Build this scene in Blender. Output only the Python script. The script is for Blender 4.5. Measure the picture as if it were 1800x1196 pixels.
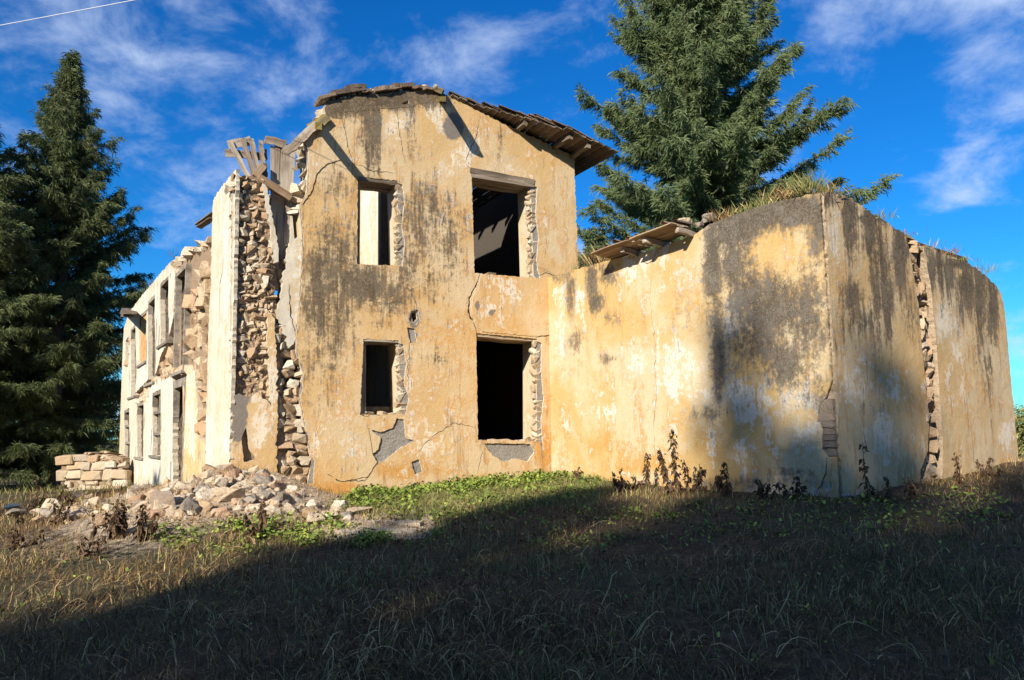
import bpy, bmesh, math, random
import numpy as np
from mathutils import Vector, Matrix
from mathutils.geometry import delaunay_2d_cdt

random.seed(7); rng = np.random.default_rng(7)
for o in list(bpy.data.objects): bpy.data.objects.remove(o, do_unlink=True)
SC = bpy.context.scene
COL = SC.collection
R = math.radians

# ------------------------------------------------------------------ camera
FPX = 1400.0                      # focal length in pixels of the 1800 px wide photograph
EYE = np.array([0.0, 0.0, 1.6])
PITCH, ROLL = math.atan(162/1400), R(1.0)
FWD = np.array([0, math.cos(PITCH), math.sin(PITCH)])
_r0 = np.array([1.0, 0, 0]); _u0 = np.array([0, -math.sin(PITCH), math.cos(PITCH)])
RIGHT = _r0*math.cos(ROLL) - _u0*math.sin(ROLL)
UP = _u0*math.cos(ROLL) + _r0*math.sin(ROLL)
cd = bpy.data.cameras.new('camera'); cam = bpy.data.objects.new('camera', cd); COL.objects.link(cam)
cd.sensor_width = 36; cd.lens = 36*FPX/1800; cd.clip_start = .05; cd.clip_end = 3000
mw = Matrix.Identity(4)
for i in range(3):
    mw[i][0] = RIGHT[i]; mw[i][1] = UP[i]; mw[i][2] = -FWD[i]; mw[i][3] = EYE[i]
cam.matrix_world = mw
SC.camera = cam

# ------------------------------------------------------------------ sky, sun, exposure
SUN_AZ = 29.0                     # light travels 29 degrees to the right of the view direction
SUN_EL = 29.0
SUND = np.array([math.sin(R(SUN_AZ))*math.cos(R(SUN_EL)), math.cos(R(SUN_AZ))*math.cos(R(SUN_EL)), -math.sin(R(SUN_EL))])
CLOUD_OFF = [(-13.1, -15.8, 3), (-5.1, 7.7, 3)]
world = bpy.data.worlds.new('World'); SC.world = world; world.use_nodes = True
wn = world.node_tree; wn.nodes.clear()
def wnode(t, **k):
    n = wn.nodes.new(t)
    for a, b in k.items(): setattr(n, a, b)
    return n
sky = wnode('ShaderNodeTexSky', sky_type='NISHITA', sun_disc=False, sun_elevation=R(SUN_EL), sun_rotation=R(180+SUN_AZ),
            altitude=600, air_density=1.0, dust_density=.3, ozone_density=3.0)
hs = wnode('ShaderNodeHueSaturation'); hs.inputs['Saturation'].default_value = 1.35; hs.inputs['Value'].default_value = 1.6
wn.links.new(sky.outputs[0], hs.inputs['Color'])
tint = wnode('ShaderNodeMix', data_type='RGBA', blend_type='MULTIPLY'); tint.inputs[0].default_value = 1
wn.links.new(hs.outputs[0], tint.inputs[6]); tint.inputs[7].default_value = (.27, .84, 1.14, 1)
tc = wnode('ShaderNodeTexCoord')
sep = wnode('ShaderNodeSeparateXYZ'); wn.links.new(tc.outputs['Generated'], sep.inputs[0])
def wmath(op, a, b=None, c=None):
    n = wnode('ShaderNodeMath', operation=op)
    for i, v in enumerate((a, b, c)):
        if v is None: continue
        if hasattr(v, 'node'): wn.links.new(v, n.inputs[i])
        else: n.inputs[i].default_value = v
    return n.outputs[0]
zz = wmath('ADD', wmath('MAXIMUM', sep.outputs[2], 0.0), .40)
comb = wnode('ShaderNodeCombineXYZ')
wn.links.new(wmath('DIVIDE', sep.outputs[0], zz), comb.inputs[0]); wn.links.new(wmath('DIVIDE', sep.outputs[1], zz), comb.inputs[1])
comb.inputs[2].default_value = 3.7
def wnoise(scale, detail, rough, off):
    mp = wnode('ShaderNodeMapping'); mp.inputs['Location'].default_value = off
    wn.links.new(comb.outputs[0], mp.inputs[0])
    n = wnode('ShaderNodeTexNoise'); n.inputs['Scale'].default_value = scale; n.inputs['Detail'].default_value = detail
    n.inputs['Roughness'].default_value = rough; n.inputs['Distortion'].default_value = .25
    wn.links.new(mp.outputs[0], n.inputs['Vector']); return n.outputs[0]
big = wnoise(1.5, 3, .5, CLOUD_OFF[0]); fin = wnoise(6.5, 8, .62, CLOUD_OFF[1])
cl = wmath('ADD', wmath('MULTIPLY', big, .8), wmath('MULTIPLY', fin, .52))
mr = wnode('ShaderNodeMapRange', interpolation_type='SMOOTHSTEP'); wn.links.new(cl, mr.inputs[0])
mr.inputs[1].default_value = .63; mr.inputs[2].default_value = .84; mr.inputs[4].default_value = .75
cm = wnode('ShaderNodeMix', data_type='RGBA'); wn.links.new(mr.outputs[0], cm.inputs[0])
wn.links.new(tint.outputs[2], cm.inputs[6]); cm.inputs[7].default_value = (8.0, 9.6, 12.5, 1)
bg = wnode('ShaderNodeBackground'); bg.inputs[1].default_value = .05
wn.links.new(cm.outputs[2], bg.inputs[0])
wo = wnode('ShaderNodeOutputWorld'); wn.links.new(bg.outputs[0], wo.inputs[0])
sl = bpy.data.lights.new('sun', 'SUN'); sl.energy = 5.0; sl.angle = R(.53); sl.color = (1, .93, .80)
sun = bpy.data.objects.new('sun', sl); COL.objects.link(sun)
sun.rotation_euler = Vector(SUND).to_track_quat('-Z', 'Y').to_euler()
sun.location = (-10, -20, 30)
SC.view_settings.view_transform = 'Standard'; SC.view_settings.look = 'None'
SC.view_settings.exposure = 0.8; SC.view_settings.gamma = 1.0; SC.view_settings.use_curve_mapping = False
SC.render.engine = 'CYCLES'; SC.cycles.max_bounces = 5; SC.cycles.diffuse_bounces = 3

# ------------------------------------------------------------------ pixel helpers
def ray(px, py): return FWD + RIGHT*((px-900)/FPX) - UP*((py-598)/FPX)
def at_depth(px, py, Y): d = ray(px, py); return EYE + d*(Y/d[1])
def project(P):
    v = np.asarray(P, float) - EYE
    z = v @ FWD
    return np.stack([900 + FPX*(v @ RIGHT)/z, 598 - FPX*(v @ UP)/z], -1)
class Wall:                        # a vertical plane: o = a point on it, a = unit direction along it, n = outward normal
    def __init__(s, o, a, flip=False):
        s.o = np.array(o, float)[:2]; s.a = np.array(a, float)/np.hypot(*a); s.n = np.array([s.a[1], -s.a[0]])
        if flip: s.n = -s.n
    def uv(s, px, py, d=0):
        r = ray(px, py); o = s.o + s.n*d
        t = ((o-EYE[:2]) @ s.n)/(r[:2] @ s.n); p = EYE + r*t
        return np.array([(p[:2]-s.o) @ s.a, p[2]])
    def poly(s, pts, d=0): return np.array([s.uv(*p, d) for p in pts])
    def P(s, u, z, d=0.):
        u = np.asarray(u, float); z = np.asarray(z, float); d = np.asarray(d, float)+0*u
        xy = s.o + u[..., None]*s.a + d[..., None]*s.n
        return np.concatenate([xy, z[..., None]], -1)
    def p1(s, px, py, d=0): u, z = s.uv(px, py, d); return s.P(u, z, d)
    def shifted(s, d): w = Wall(s.o + s.n*d, s.a); w.n = s.n; return w
    def basis(s): return Matrix(((s.a[0], -s.n[0], 0), (s.a[1], -s.n[1], 0), (0, 0, 1)))
_g0 = at_depth(545, 880, 16.0)
GABLE = Wall(_g0, (1.93, 1))                            # front of the two storey block
_c = GABLE.p1(408, 700)
FACADE = Wall(_c, (-.62, 1), flip=True)                 # long side wall going away to the left
_i = GABLE.p1(971, 832)
WING = Wall(_i, (.585, -1), flip=True)                    # side wall of the low wing, coming towards the viewer
_w = WING.p1(1470, 760)
ENDW = Wall(_w, (1.25, 1))                               # end wall of the wing, going away to the right
for w_ in (GABLE, FACADE, WING, ENDW):
    if (EYE[:2]-w_.o) @ w_.n < 0: w_.n = -w_.n

# ------------------------------------------------------------------ noise in numpy
_perm = rng.random((256, 256))
def vnoise(x, y):
    xi = np.floor(x).astype(int); yi = np.floor(y).astype(int); fx = x-xi; fy = y-yi
    fx = fx*fx*(3-2*fx); fy = fy*fy*(3-2*fy)
    g = lambda a, b: _perm[a & 255, b & 255]
    return (g(xi, yi)*(1-fx)+g(xi+1, yi)*fx)*(1-fy) + (g(xi, yi+1)*(1-fx)+g(xi+1, yi+1)*fx)*fy
def fbm(x, y, o=4):
    s = 0; a = .5
    for k in range(o): s = s+a*vnoise(x*2**k+17*k, y*2**k+31*k); a *= .5
    return s

# ------------------------------------------------------------------ ground shape
def base_z(w, px, py): return w.p1(px, py)
_ctrl = [(-4, 4, -.02), (0, 4, 0), (4, 4, .04), (0, 1, 0), (-6, 9, -.02), (0, 9, .22), (5, 9, .40), (-12, 12, -.25), (12, 12, .5), (18, 22, .5), (-15, 20, -.3),
         (-18, 32, -.3), (0, 42, .2), (22, 42, .4), (-32, 42, -.4), (0, -30, 0), (40, -30, 0), (-40, -30, 0), (60, 5, .4), (-60, 5, -.4), (30, 90, .3), (-40, 90, -.3)]
for w_, px, py in ((GABLE, 545, 884), (GABLE, 700, 868), (GABLE, 850, 848), (GABLE, 968, 834), (WING, 1100, 848), (WING, 1250, 862), (WING, 1380, 872), (WING, 1468, 878),
                   (ENDW, 1500, 872), (ENDW, 1600, 850), (ENDW, 1700, 832), (ENDW, 1780, 812), (FACADE, 215, 858), (FACADE, 240, 858), (FACADE, 290, 862)):
    _ctrl.append(tuple(w_.p1(px, py)))
_ctrl = np.array(_ctrl)
_mounds = []
for w_, px, py, d, amp, sx, sy in ((FACADE, 372, 800, .6, .5, 1.7, 2.6), (GABLE, 440, 800, .3, .30, 1.1, 1.1), (FACADE, 300, 800, .5, .3, 1.4, 2.2), (GABLE, 505, 820, .2, .06, .6, .7)):
    p = w_.p1(px, py, d); _mounds.append((p[0], p[1], amp, sx, sy))
def ground(x, y):
    x = np.asarray(x, float); y = np.asarray(y, float); sh = np.broadcast(x, y).shape
    X = np.broadcast_to(x, sh).ravel(); Y = np.broadcast_to(y, sh).ravel()
    out = np.empty(X.size)
    for i in range(0, X.size, 20000):
        a = X[i:i+20000, None]; b = Y[i:i+20000, None]
        w = 1/((a-_ctrl[:, 0])**2+(b-_ctrl[:, 1])**2+.35)**1.5
        out[i:i+20000] = (w*_ctrl[:, 2]).sum(1)/w.sum(1)
    for mx, my, amp, sx, sy in _mounds: out += amp*np.exp(-((X-mx)/sx)**2-((Y-my)/sy)**2)
    near = np.exp(-((X/40)**2+((Y-12)/40)**2))
    out += near*((fbm(X*.9+50, Y*.9+50, 3)-.44)*.10 + (fbm(X*3.5+9, Y*3.5+4, 2)-.37)*.04)
    return out.reshape(sh) if sh else float(out[0])
_ts = 4.0*1.012**np.arange(330)
def on_ground(px, py):
    d = ray(px, py); P = EYE + d*_ts[:, None]
    h = P[:, 2]-ground(P[:, 0], P[:, 1]); k = max(1, int(np.argmax(h < 0))); f = h[k-1]/(h[k-1]-h[k]+1e-9)
    p = P[k-1]+(P[k]-P[k-1])*f; return p

# ------------------------------------------------------------------ object helpers
WL = {}
def loc_of(o): return WL.get(o.name, np.zeros(3)) if o else np.zeros(3)
def link(o, parent, wloc):
    COL.objects.link(o); WL[o.name] = np.array(wloc, float)
    if parent: o.parent = parent
    o.location = Vector(np.array(wloc)-loc_of(parent))
def tag(o, label=None, cat=None, group=None, kind=None):
    if label: o['label'] = label
    if cat: o['category'] = cat
    if group: o['group'] = group
    if kind: o['kind'] = kind
    return o
def empty(name, loc, label=None, cat=None, group=None):
    o = bpy.data.objects.new(name, None); o.empty_display_size = .2; link(o, None, loc); return tag(o, label, cat, group)
def mesh(name, V, Fs, mats, smooth=False, attrs=None, fmat=None):
    me = bpy.data.meshes.new(name); V = np.asarray(V, np.float32)
    groups = Fs if isinstance(Fs, (list, tuple)) and len(Fs) and isinstance(Fs[0], np.ndarray) else [np.asarray(Fs)]
    me.vertices.add(len(V)); me.vertices.foreach_set('co', V.ravel())
    tot = np.concatenate([np.full(len(g), g.shape[1]) for g in groups]); idx = np.concatenate([g.ravel() for g in groups])
    me.loops.add(len(idx)); me.polygons.add(len(tot))
    me.loops.foreach_set('vertex_index', idx.astype(np.int32))
    me.polygons.foreach_set('loop_start', (np.cumsum(tot)-tot).astype(np.int32))
    try: me.polygons.foreach_set('loop_total', tot.astype(np.int32))
    except Exception: pass
    if smooth is False: me.polygons.foreach_set('use_smooth', np.zeros(len(tot), bool))
    elif smooth is True: me.polygons.foreach_set('use_smooth', np.ones(len(tot), bool))
    else: me.polygons.foreach_set('use_smooth', np.asarray(smooth, bool))
    for m in (mats if isinstance(mats, (list, tuple)) else [mats]): me.materials.append(m)
    if fmat is not None: me.polygons.foreach_set('material_index', np.asarray(fmat, np.int32))
    for k, a in (attrs or {}).items():
        at = me.attributes.new(k, 'FLOAT', 'POINT'); at.data.foreach_set('value', np.asarray(a, np.float32))
    me.update(calc_edges=True)
    return me
def mk(name, V, Fs, mats, parent=None, **k):
    V = np.asarray(V, float); c = np.array([(V[:, 0].min()+V[:, 0].max())/2, (V[:, 1].min()+V[:, 1].max())/2, V[:, 2].min()])
    o = bpy.data.objects.new(name, mesh(name, V-c, Fs, mats, **k)); link(o, parent, c); return o
def inst(name, me, parent, wloc, rot, scale):       # rot: 3x3 Matrix, scale: 3-vector, the parent must be unrotated
    o = bpy.data.objects.new(name, me); link(o, parent, wloc)
    o.matrix_local = Matrix.Translation(o.location) @ rot.to_4x4() @ Matrix.Diagonal((*scale, 1))
    return o
def pip(pts, poly):
    x, y = pts[:, 0][:, None], pts[:, 1][:, None]; a = poly; b = np.roll(poly, -1, 0)
    cond = (a[:, 1] > y) != (b[:, 1] > y)
    with np.errstate(divide='ignore', invalid='ignore'):
        xi = (b[:, 0]-a[:, 0])*(y-a[:, 1])/(b[:, 1]-a[:, 1])+a[:, 0]
    return (np.sum(cond & (x < xi), 1) % 2) == 1
def densify(poly, step, rag, closed=True):
    out = []; n = len(poly)
    for i in range(n if closed else n-1):
        a = poly[i]; b = poly[(i+1) % n]; L = np.hypot(*(b-a)); k = max(1, int(L/step))
        nrm = np.array([-(b-a)[1], (b-a)[0]])/max(L, 1e-6)
        for j in range(k):
            t = j/k; out.append(a+(b-a)*t+nrm*(random.gauss(0, rag) if j else 0))
    if not closed: out.append(poly[-1])
    return np.array(out)
def panel(name, w, outer, holes, front, back, mats, parent, step=.09, rag=.008, relief=.004, attrs=None, closeback=False, cut=.05, edge=1):
    """a slab lying in wall plane w: outline and holes in (u, z); front face gridded, real thickness at every edge; edge faces use material slot `edge`"""
    O = densify(np.asarray(outer), max(step*.6, cut), rag); Hs = [densify(np.asarray(h), cut, min(rag, .006)) for h in holes]
    lo = O.min(0); hi = O.max(0)
    gu, gz = np.meshgrid(np.arange(lo[0], hi[0], step), np.arange(lo[1], hi[1], step))
    G = np.stack([gu.ravel(), gz.ravel()], -1); G = G+rng.uniform(-.3, .3, G.shape)*step; G = G[pip(G, O)]
    pts = [O]; edges = []; n = 0
    for L in [O]+Hs:
        m = len(L); edges += [(n+i, n+(i+1) % m) for i in range(m)]; n += m
        if L is not O: pts.append(L)
    pts.append(G); A = np.concatenate(pts)
    r = delaunay_2d_cdt([Vector(p) for p in A], edges, [], 0, 1e-5)
    V = np.array([(v.x, v.y) for v in r[0]]); T = np.array(r[2])
    c = V[T].mean(1); keep = pip(c, O)
    for h in Hs: keep &= ~pip(c, h)
    T = T[keep]; used = np.unique(T); mp = -np.ones(len(V), int); mp[used] = np.arange(len(used)); V = V[used]; T = mp[T]
    E = np.concatenate([T[:, [0, 1]], T[:, [1, 2]], T[:, [2, 0]]]); key = np.sort(E, 1); k1 = key[:, 0]*len(V)+key[:, 1]
    _, inv, cnt = np.unique(k1, return_inverse=True, return_counts=True); B = E[cnt[inv] == 1]
    nz = (fbm(V[:, 0]*1.3+w.o[0]*7, V[:, 1]*1.3, 4)-.47)*2*relief
    Fr = w.P(V[:, 0], V[:, 1], front+nz); Bk = w.P(V[:, 0], V[:, 1], back)
    nV = len(V); allV = [Fr, Fr[B.ravel()], Bk[B.ravel()]]; nB = len(B)*2
    i0 = nV+np.arange(len(B))*2; sides = np.stack([i0+1, i0, i0+nB, i0+1+nB], 1)
    # orientation
    q = np.cross(Fr[T[0, 1]]-Fr[T[0, 0]], Fr[T[0, 2]]-Fr[T[0, 0]]); flip = (q[:2] @ w.n) < 0
    if flip: T = T[:, ::-1]; sides = sides[:, ::-1]
    groups = [T, sides]; fm = [np.zeros(len(T), int), np.full(len(sides), edge)]; sm = [np.ones(len(T), bool), np.zeros(len(sides), bool)]
    if closeback:
        allV.append(Bk); groups.append(T[:, ::-1]+nV+2*nB); fm.append(np.full(len(T), edge)); sm.append(np.zeros(len(T), bool))
    allV = np.concatenate(allV)
    at = attrs(project(allV), allV) if attrs else None
    return mk(name, allV, groups, mats, parent, smooth=np.concatenate(sm), fmat=np.concatenate(fm), attrs=at)
def crack(w, pts, width, d=0):
    P = densify(w.poly(pts, d), .06, .012, closed=False); n = len(P); t = np.linspace(0, 1, n)
    wd = width*(.25+.75*np.sin(np.pi*np.clip(t, .04, .96)))*(.6+.8*rng.random(n))/2
    tg = np.gradient(P, axis=0); tg /= np.linalg.norm(tg, axis=1)[:, None]+1e-9; nr = np.stack([-tg[:, 1], tg[:, 0]], -1)
    return np.concatenate([P+nr*wd[:, None], (P-nr*wd[:, None])[::-1]])
class Geo:                          # collects quads for one mesh
    def __init__(s): s.V = []; s.F = []; s.n = 0
    def box8(s, c):                 # 8 corners, bottom ring then top ring
        s.V.append(np.asarray(c, float)); b = s.n; s.n += 8
        s.F += [[b+3, b+2, b+1, b], [b+4, b+5, b+6, b+7]]+[[b+i, b+(i+1) % 4, b+4+(i+1) % 4, b+4+i] for i in range(4)]
    def wbox(s, w, u0, u1, z0, z1, d0, d1):
        s.box8([w.P(u, z, d) for z in (z0, z1) for u, d in ((u0, d0), (u1, d0), (u1, d1), (u0, d1))])
    def tube(s, pts, rad, sides=5):
        pts = np.asarray(pts, float); n = len(pts); rad = np.broadcast_to(rad, n)
        tg = np.gradient(pts, axis=0); tg /= np.linalg.norm(tg, axis=1)[:, None]+1e-9
        ref = np.array([0, 0, 1.]) if abs(tg[:, 2]).mean() < .8 else np.array([1., 0, 0])
        e1 = np.cross(tg, ref); e1 /= np.linalg.norm(e1, axis=1)[:, None]+1e-9; e2 = np.cross(tg, e1)
        a = np.arange(sides)*2*np.pi/sides
        ring = pts[:, None]+rad[:, None, None]*(np.cos(a)[None, :, None]*e1[:, None]+np.sin(a)[None, :, None]*e2[:, None])
        b = s.n; s.V.append(ring.reshape(-1, 3)); s.n += n*sides
        for i in range(n-1):
            for j in range(sides): s.F.append([b+i*sides+j, b+i*sides+(j+1) % sides, b+(i+1)*sides+(j+1) % sides, b+(i+1)*sides+j])
    def make(s, name, mat, parent=None, **k): return mk(name, np.concatenate(s.V), np.array(s.F), mat, parent, **k)

# ------------------------------------------------------------------ materials
class Mat:
    def __init__(s, name, rough=.9):
        s.m = bpy.data.materials.new(name); s.m.use_nodes = True; s.nt = s.m.node_tree; s.nt.nodes.clear()
        s.b = s.nt.nodes.new('ShaderNodeBsdfPrincipled'); s.b.inputs['Roughness'].default_value = rough
        s.b.inputs['Specular IOR Level'].default_value = .25
        o = s.nt.nodes.new('ShaderNodeOutputMaterial'); s.nt.links.new(s.b.outputs[0], o.inputs[0]); s.out = o
        s.pos = s.nt.nodes.new('ShaderNodeNewGeometry').outputs['Position']
    def lk(s, v, sock):
        if hasattr(v, 'node'): s.nt.links.new(v, sock)
        elif isinstance(v, (tuple, list)) and len(v) == 3 and sock.type == 'RGBA': sock.default_value = (*v, 1)
        else: sock.default_value = v
    def mp(s, scale, vec=None, loc=(0, 0, 0)):
        n = s.nt.nodes.new('ShaderNodeMapping'); s.lk(vec or s.pos, n.inputs[0]); n.inputs['Scale'].default_value = scale; n.inputs['Location'].default_value = loc; return n.outputs[0]
    def noise(s, scale, detail=4, rough=.55, vec=None, dist=0):
        n = s.nt.nodes.new('ShaderNodeTexNoise'); s.lk(vec or s.pos, n.inputs['Vector']); n.inputs['Scale'].default_value = scale
        n.inputs['Detail'].default_value = detail; n.inputs['Roughness'].default_value = rough; n.inputs['Distortion'].default_value = dist; return n.outputs[0]
    def vor(s, scale, vec=None, feature='F1', out='Distance'):
        n = s.nt.nodes.new('ShaderNodeTexVoronoi'); n.feature = feature; s.lk(vec or s.pos, n.inputs['Vector']); n.inputs['Scale'].default_value = scale; return n.outputs[out]
    def rng(s, v, a, b, c=0., d=1.):
        n = s.nt.nodes.new('ShaderNodeMapRange'); n.interpolation_type = 'SMOOTHSTEP'; s.lk(v, n.inputs[0])
        for i, x in enumerate((a, b, c, d)): n.inputs[i+1].default_value = x
        return n.outputs[0]
    def math(s, op, a, b=0.):
        n = s.nt.nodes.new('ShaderNodeMath'); n.operation = op; s.lk(a, n.inputs[0]); s.lk(b, n.inputs[1]); return n.outputs[0]
    def mix(s, f, a, b, blend='MIX'):
        n = s.nt.nodes.new('ShaderNodeMix'); n.data_type = 'RGBA'; n.blend_type = blend; s.lk(f, n.inputs[0]); s.lk(a, n.inputs[6]); s.lk(b, n.inputs[7]); return n.outputs[2]
    def attr(s, name): n = s.nt.nodes.new('ShaderNodeAttribute'); n.attribute_name = name; return n.outputs['Fac']
    def orand(s): return s.nt.nodes.new('ShaderNodeObjectInfo').outputs['Random']
    def obj(s): return s.nt.nodes.new('ShaderNodeTexCoord').outputs['Object']
    def bump(s, h, strength, dist):
        n = s.nt.nodes.new('ShaderNodeBump'); s.lk(h, n.inputs['Height']); n.inputs['Strength'].default_value = strength; n.inputs['Distance'].default_value = dist
        s.nt.links.new(n.outputs[0], s.b.inputs['Normal'])
    def col(s, c): s.lk(c, s.b.inputs['Base Color']); return s.m

def plaster(name, c1, c2, pale, deep, darkc, greyc=(.22, .195, .17), streak_amt=.35, comb=.6):
    M = Mat(name, .95)
    n1 = M.noise(.55, 5, .6, dist=.4); n2 = M.noise(2.2, 7, .68, dist=.3); n3 = M.noise(9, 6, .65); fine = M.noise(55, 3, .6); n4 = M.noise(26, 4, .65)
    st = M.noise(1, 6, .65, vec=M.mp((5, 5, .7)), dist=.5); st2 = M.noise(1, 5, .6, vec=M.mp((17, 17, 1.6)), dist=.6)
    sub = lambda v: M.math('SUBTRACT', v, .5)
    mul = lambda v, k: M.math('MULTIPLY', v, k)
    add = lambda *v: v[0] if len(v) == 1 else M.math('ADD', v[0], add(*v[1:]))
    c = M.mix(M.rng(n1, .42, .58), c1, c2)
    c = M.mix(mul(M.rng(add(n2, mul(sub(st), .8)), .47, .62), .7), c, deep)
    c = M.mix(M.rng(add(M.attr('deep'), mul(sub(n2), 1.4), mul(sub(st), .6)), .3, .8), c, deep)
    # lime wash bleached and scuffed through, in soft clouds, drips and flecks
    wear = add(mul(sub(n2), 2.6), mul(sub(n3), 1.8), mul(sub(st), 1.8))
    c = M.mix(M.rng(add(M.attr('pale'), wear), .20, .62, 0, .92), c, pale)
    c = M.mix(mul(M.rng(n4, .56, .70), M.rng(n2, .42, .6, .1, .7)), c, pale)
    g = add(M.attr('grey'), mul(sub(n3), .5))
    c = M.mix(M.rng(g, .42, .58), c, M.mix(n3, greyc, tuple(x*.62 for x in greyc)))
    # rain streaks all over, then mould where the attribute puts it
    sk = add(mul(sub(st), 1.7), mul(sub(st2), 1.2))
    brown = tuple(a_*.5+b_*.5 for a_, b_ in zip(deep, darkc))
    c = M.mix(M.rng(add(sk, mul(sub(n3), .9), mul(sub(n1), .9)), .10, .5, 0, streak_amt), c, brown)
    dk = add(M.attr('dark'), mul(sk, comb*.9), mul(sub(n3), 1.2), mul(sub(n2), 1.0), mul(sub(n4), .9))
    c = M.mix(M.rng(dk, .18, .80, 0, .94), c, M.mix(M.rng(add(n4, mul(sub(n2), .9)), .38, .66), tuple(x*.75 for x in darkc), tuple(x*2.0 for x in darkc)))
    sp = mul(M.rng(M.vor(30), .2, .06), M.rng(M.noise(4, 3), .42, .62))
    c = M.mix(mul(sp, M.rng(M.attr('dark'), .15, .6, .15, .8)), c, pale)
    c = M.mix(M.rng(fine, .42, .75, 0, .3), c, brown)
    M.bump(add(mul(n3, .7), mul(fine, .3), mul(n2, 1.2), mul(n4, .35)), .6, .022)
    return M.col(c)
def rock(name, cs, dirt=(.10, .075, .05), bump=.8, sc=1.0):
    M = Mat(name, .95); r = M.orand()
    n = M.noise(5*sc, 6, .65); n2 = M.noise(22*sc, 5, .65)
    c = M.mix(M.rng(r, .1, .45), cs[0], cs[1]); c = M.mix(M.rng(r, .5, .62), c, cs[2]); c = M.mix(M.rng(r, .8, .9), c, cs[3])
    c = M.mix(M.rng(n, .35, .7, 0, .6), c, cs[1]); c = M.mix(M.rng(n2, .5, .8, 0, .65), c, dirt)
    M.bump(M.math('ADD', n, M.math('MULTIPLY', n2, .6)), bump, .05)
    return M.col(c)
def wood(name, c1, c2, c3, rough=.85):
    M = Mat(name, rough); o = M.obj(); r = M.orand()
    g = M.noise(1, 6, .65, vec=M.mp((1.2, 26, 26), o)); g2 = M.noise(1, 4, .6, vec=M.mp((.8, 6, 6), o)); n = M.noise(2.5, 4)
    c = M.mix(M.rng(g, .3, .7), c1, c2); c = M.mix(M.rng(M.math('ADD', g2, M.math('MULTIPLY', r, .25)), .5, .8), c, c3)
    c = M.mix(M.rng(n, .5, .75, 0, .5), c, c2)
    M.bump(M.math('ADD', g, M.math('MULTIPLY', g2, .5)), .7, .012)
    return M.col(c)
OCHRE = plaster('ochre_plaster', (.54, .355, .165), (.56, .42, .25), (.68, .59, .46), (.50, .25, .065), (.065, .052, .037), streak_amt=.6, comb=.9)
CREAM = plaster('cream_plaster', (.50, .33, .135), (.53, .42, .265), (.61, .57, .50), (.45, .24, .055), (.060, .054, .047), (.30, .27, .24), .3, .35)
WHITE = plaster('white_plaster', (.54, .47, .36), (.57, .53, .46), (.61, .60, .57), (.48, .34, .17), (.22, .195, .16), (.34, .33, .32), .35, .8)
MORTAR = rock('lime_mortar', [(.37, .27, .175), (.30, .205, .13), (.42, .325, .225), (.34, .25, .16)], (.17, .11, .068), 1.2)
EDGE = rock('plaster_edge', [(.54, .47, .37), (.46, .385, .285), (.58, .52, .44), (.42, .33, .24)], (.25, .19, .13), .7)
GREYC = rock('grey_render', [(.25, .22, .19), (.20, .175, .15), (.28, .25, .215), (.23, .20, .17)], (.12, .095, .075), .8)
REVEAL = plaster('reveal_plaster', (.50, .41, .28), (.53, .45, .33), (.58, .53, .44), (.44, .30, .13), (.12, .09, .065))
JAMB = rock('jamb_stone', [(.46, .36, .24), (.38, .28, .18), (.52, .44, .33), (.42, .31, .2)], (.2, .14, .09))
SHADED = rock('shade_dark_plaster', [(.10, .085, .07), (.07, .058, .048), (.13, .11, .09), (.08, .066, .054)], (.035, .03, .026), .5)  # shade of the unlit room put into a dark wall colour
INNER = plaster('inner_plaster', (.55, .49, .39), (.58, .54, .46), (.62, .60, .55), (.46, .33, .17), (.14, .115, .085))
STONE = rock('rubble_stone', [(.46, .335, .205), (.37, .25, .15), (.52, .41, .285), (.42, .27, .16)], (.19, .125, .075), 1.1)
PALEST = rock('pale_stone', [(.52, .43, .31), (.43, .33, .22), (.58, .51, .41), (.40, .33, .25)], (.2, .145, .09))
HEAP = rock('heap_stone', [(.44, .32, .20), (.34, .225, .13), (.50, .39, .27), (.37, .22, .14)], (.14, .095, .058), .9)
GREYST = rock('grey_stone', [(.29, .245, .195), (.23, .185, .14), (.35, .295, .235), (.27, .2, .145)], (.12, .09, .065), .9)
WOODG = wood('weathered_wood', (.29, .225, .165), (.15, .105, .07), (.37, .315, .255))
WOODB = wood('brown_wood', (.30, .19, .11), (.15, .09, .055), (.38, .28, .18))
FRAMEW = wood('grey_frame_wood', (.20, .165, .13), (.11, .09, .07), (.30, .26, .21))
WOODD = wood('dark_old_wood', (.14, .10, .07), (.06, .045, .032), (.22, .17, .12))
WOODL = wood('lichened_wood', (.17, .13, .085), (.08, .06, .04), (.27, .20, .06))
SHUTT = wood('orange_board', (.46, .25, .10), (.34, .17, .065), (.50, .30, .14))
TILE = rock('old_clay_tile', [(.20, .13, .085), (.12, .085, .06), (.26, .19, .13), (.30, .17, .10)], (.05, .042, .034), .7, 1.6)
BRICK = rock('exposed_brick', [(.27, .215, .165), (.21, .165, .13), (.32, .265, .21), (.25, .17, .12)], (.14, .11, .08), .6, 1.6)

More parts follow.
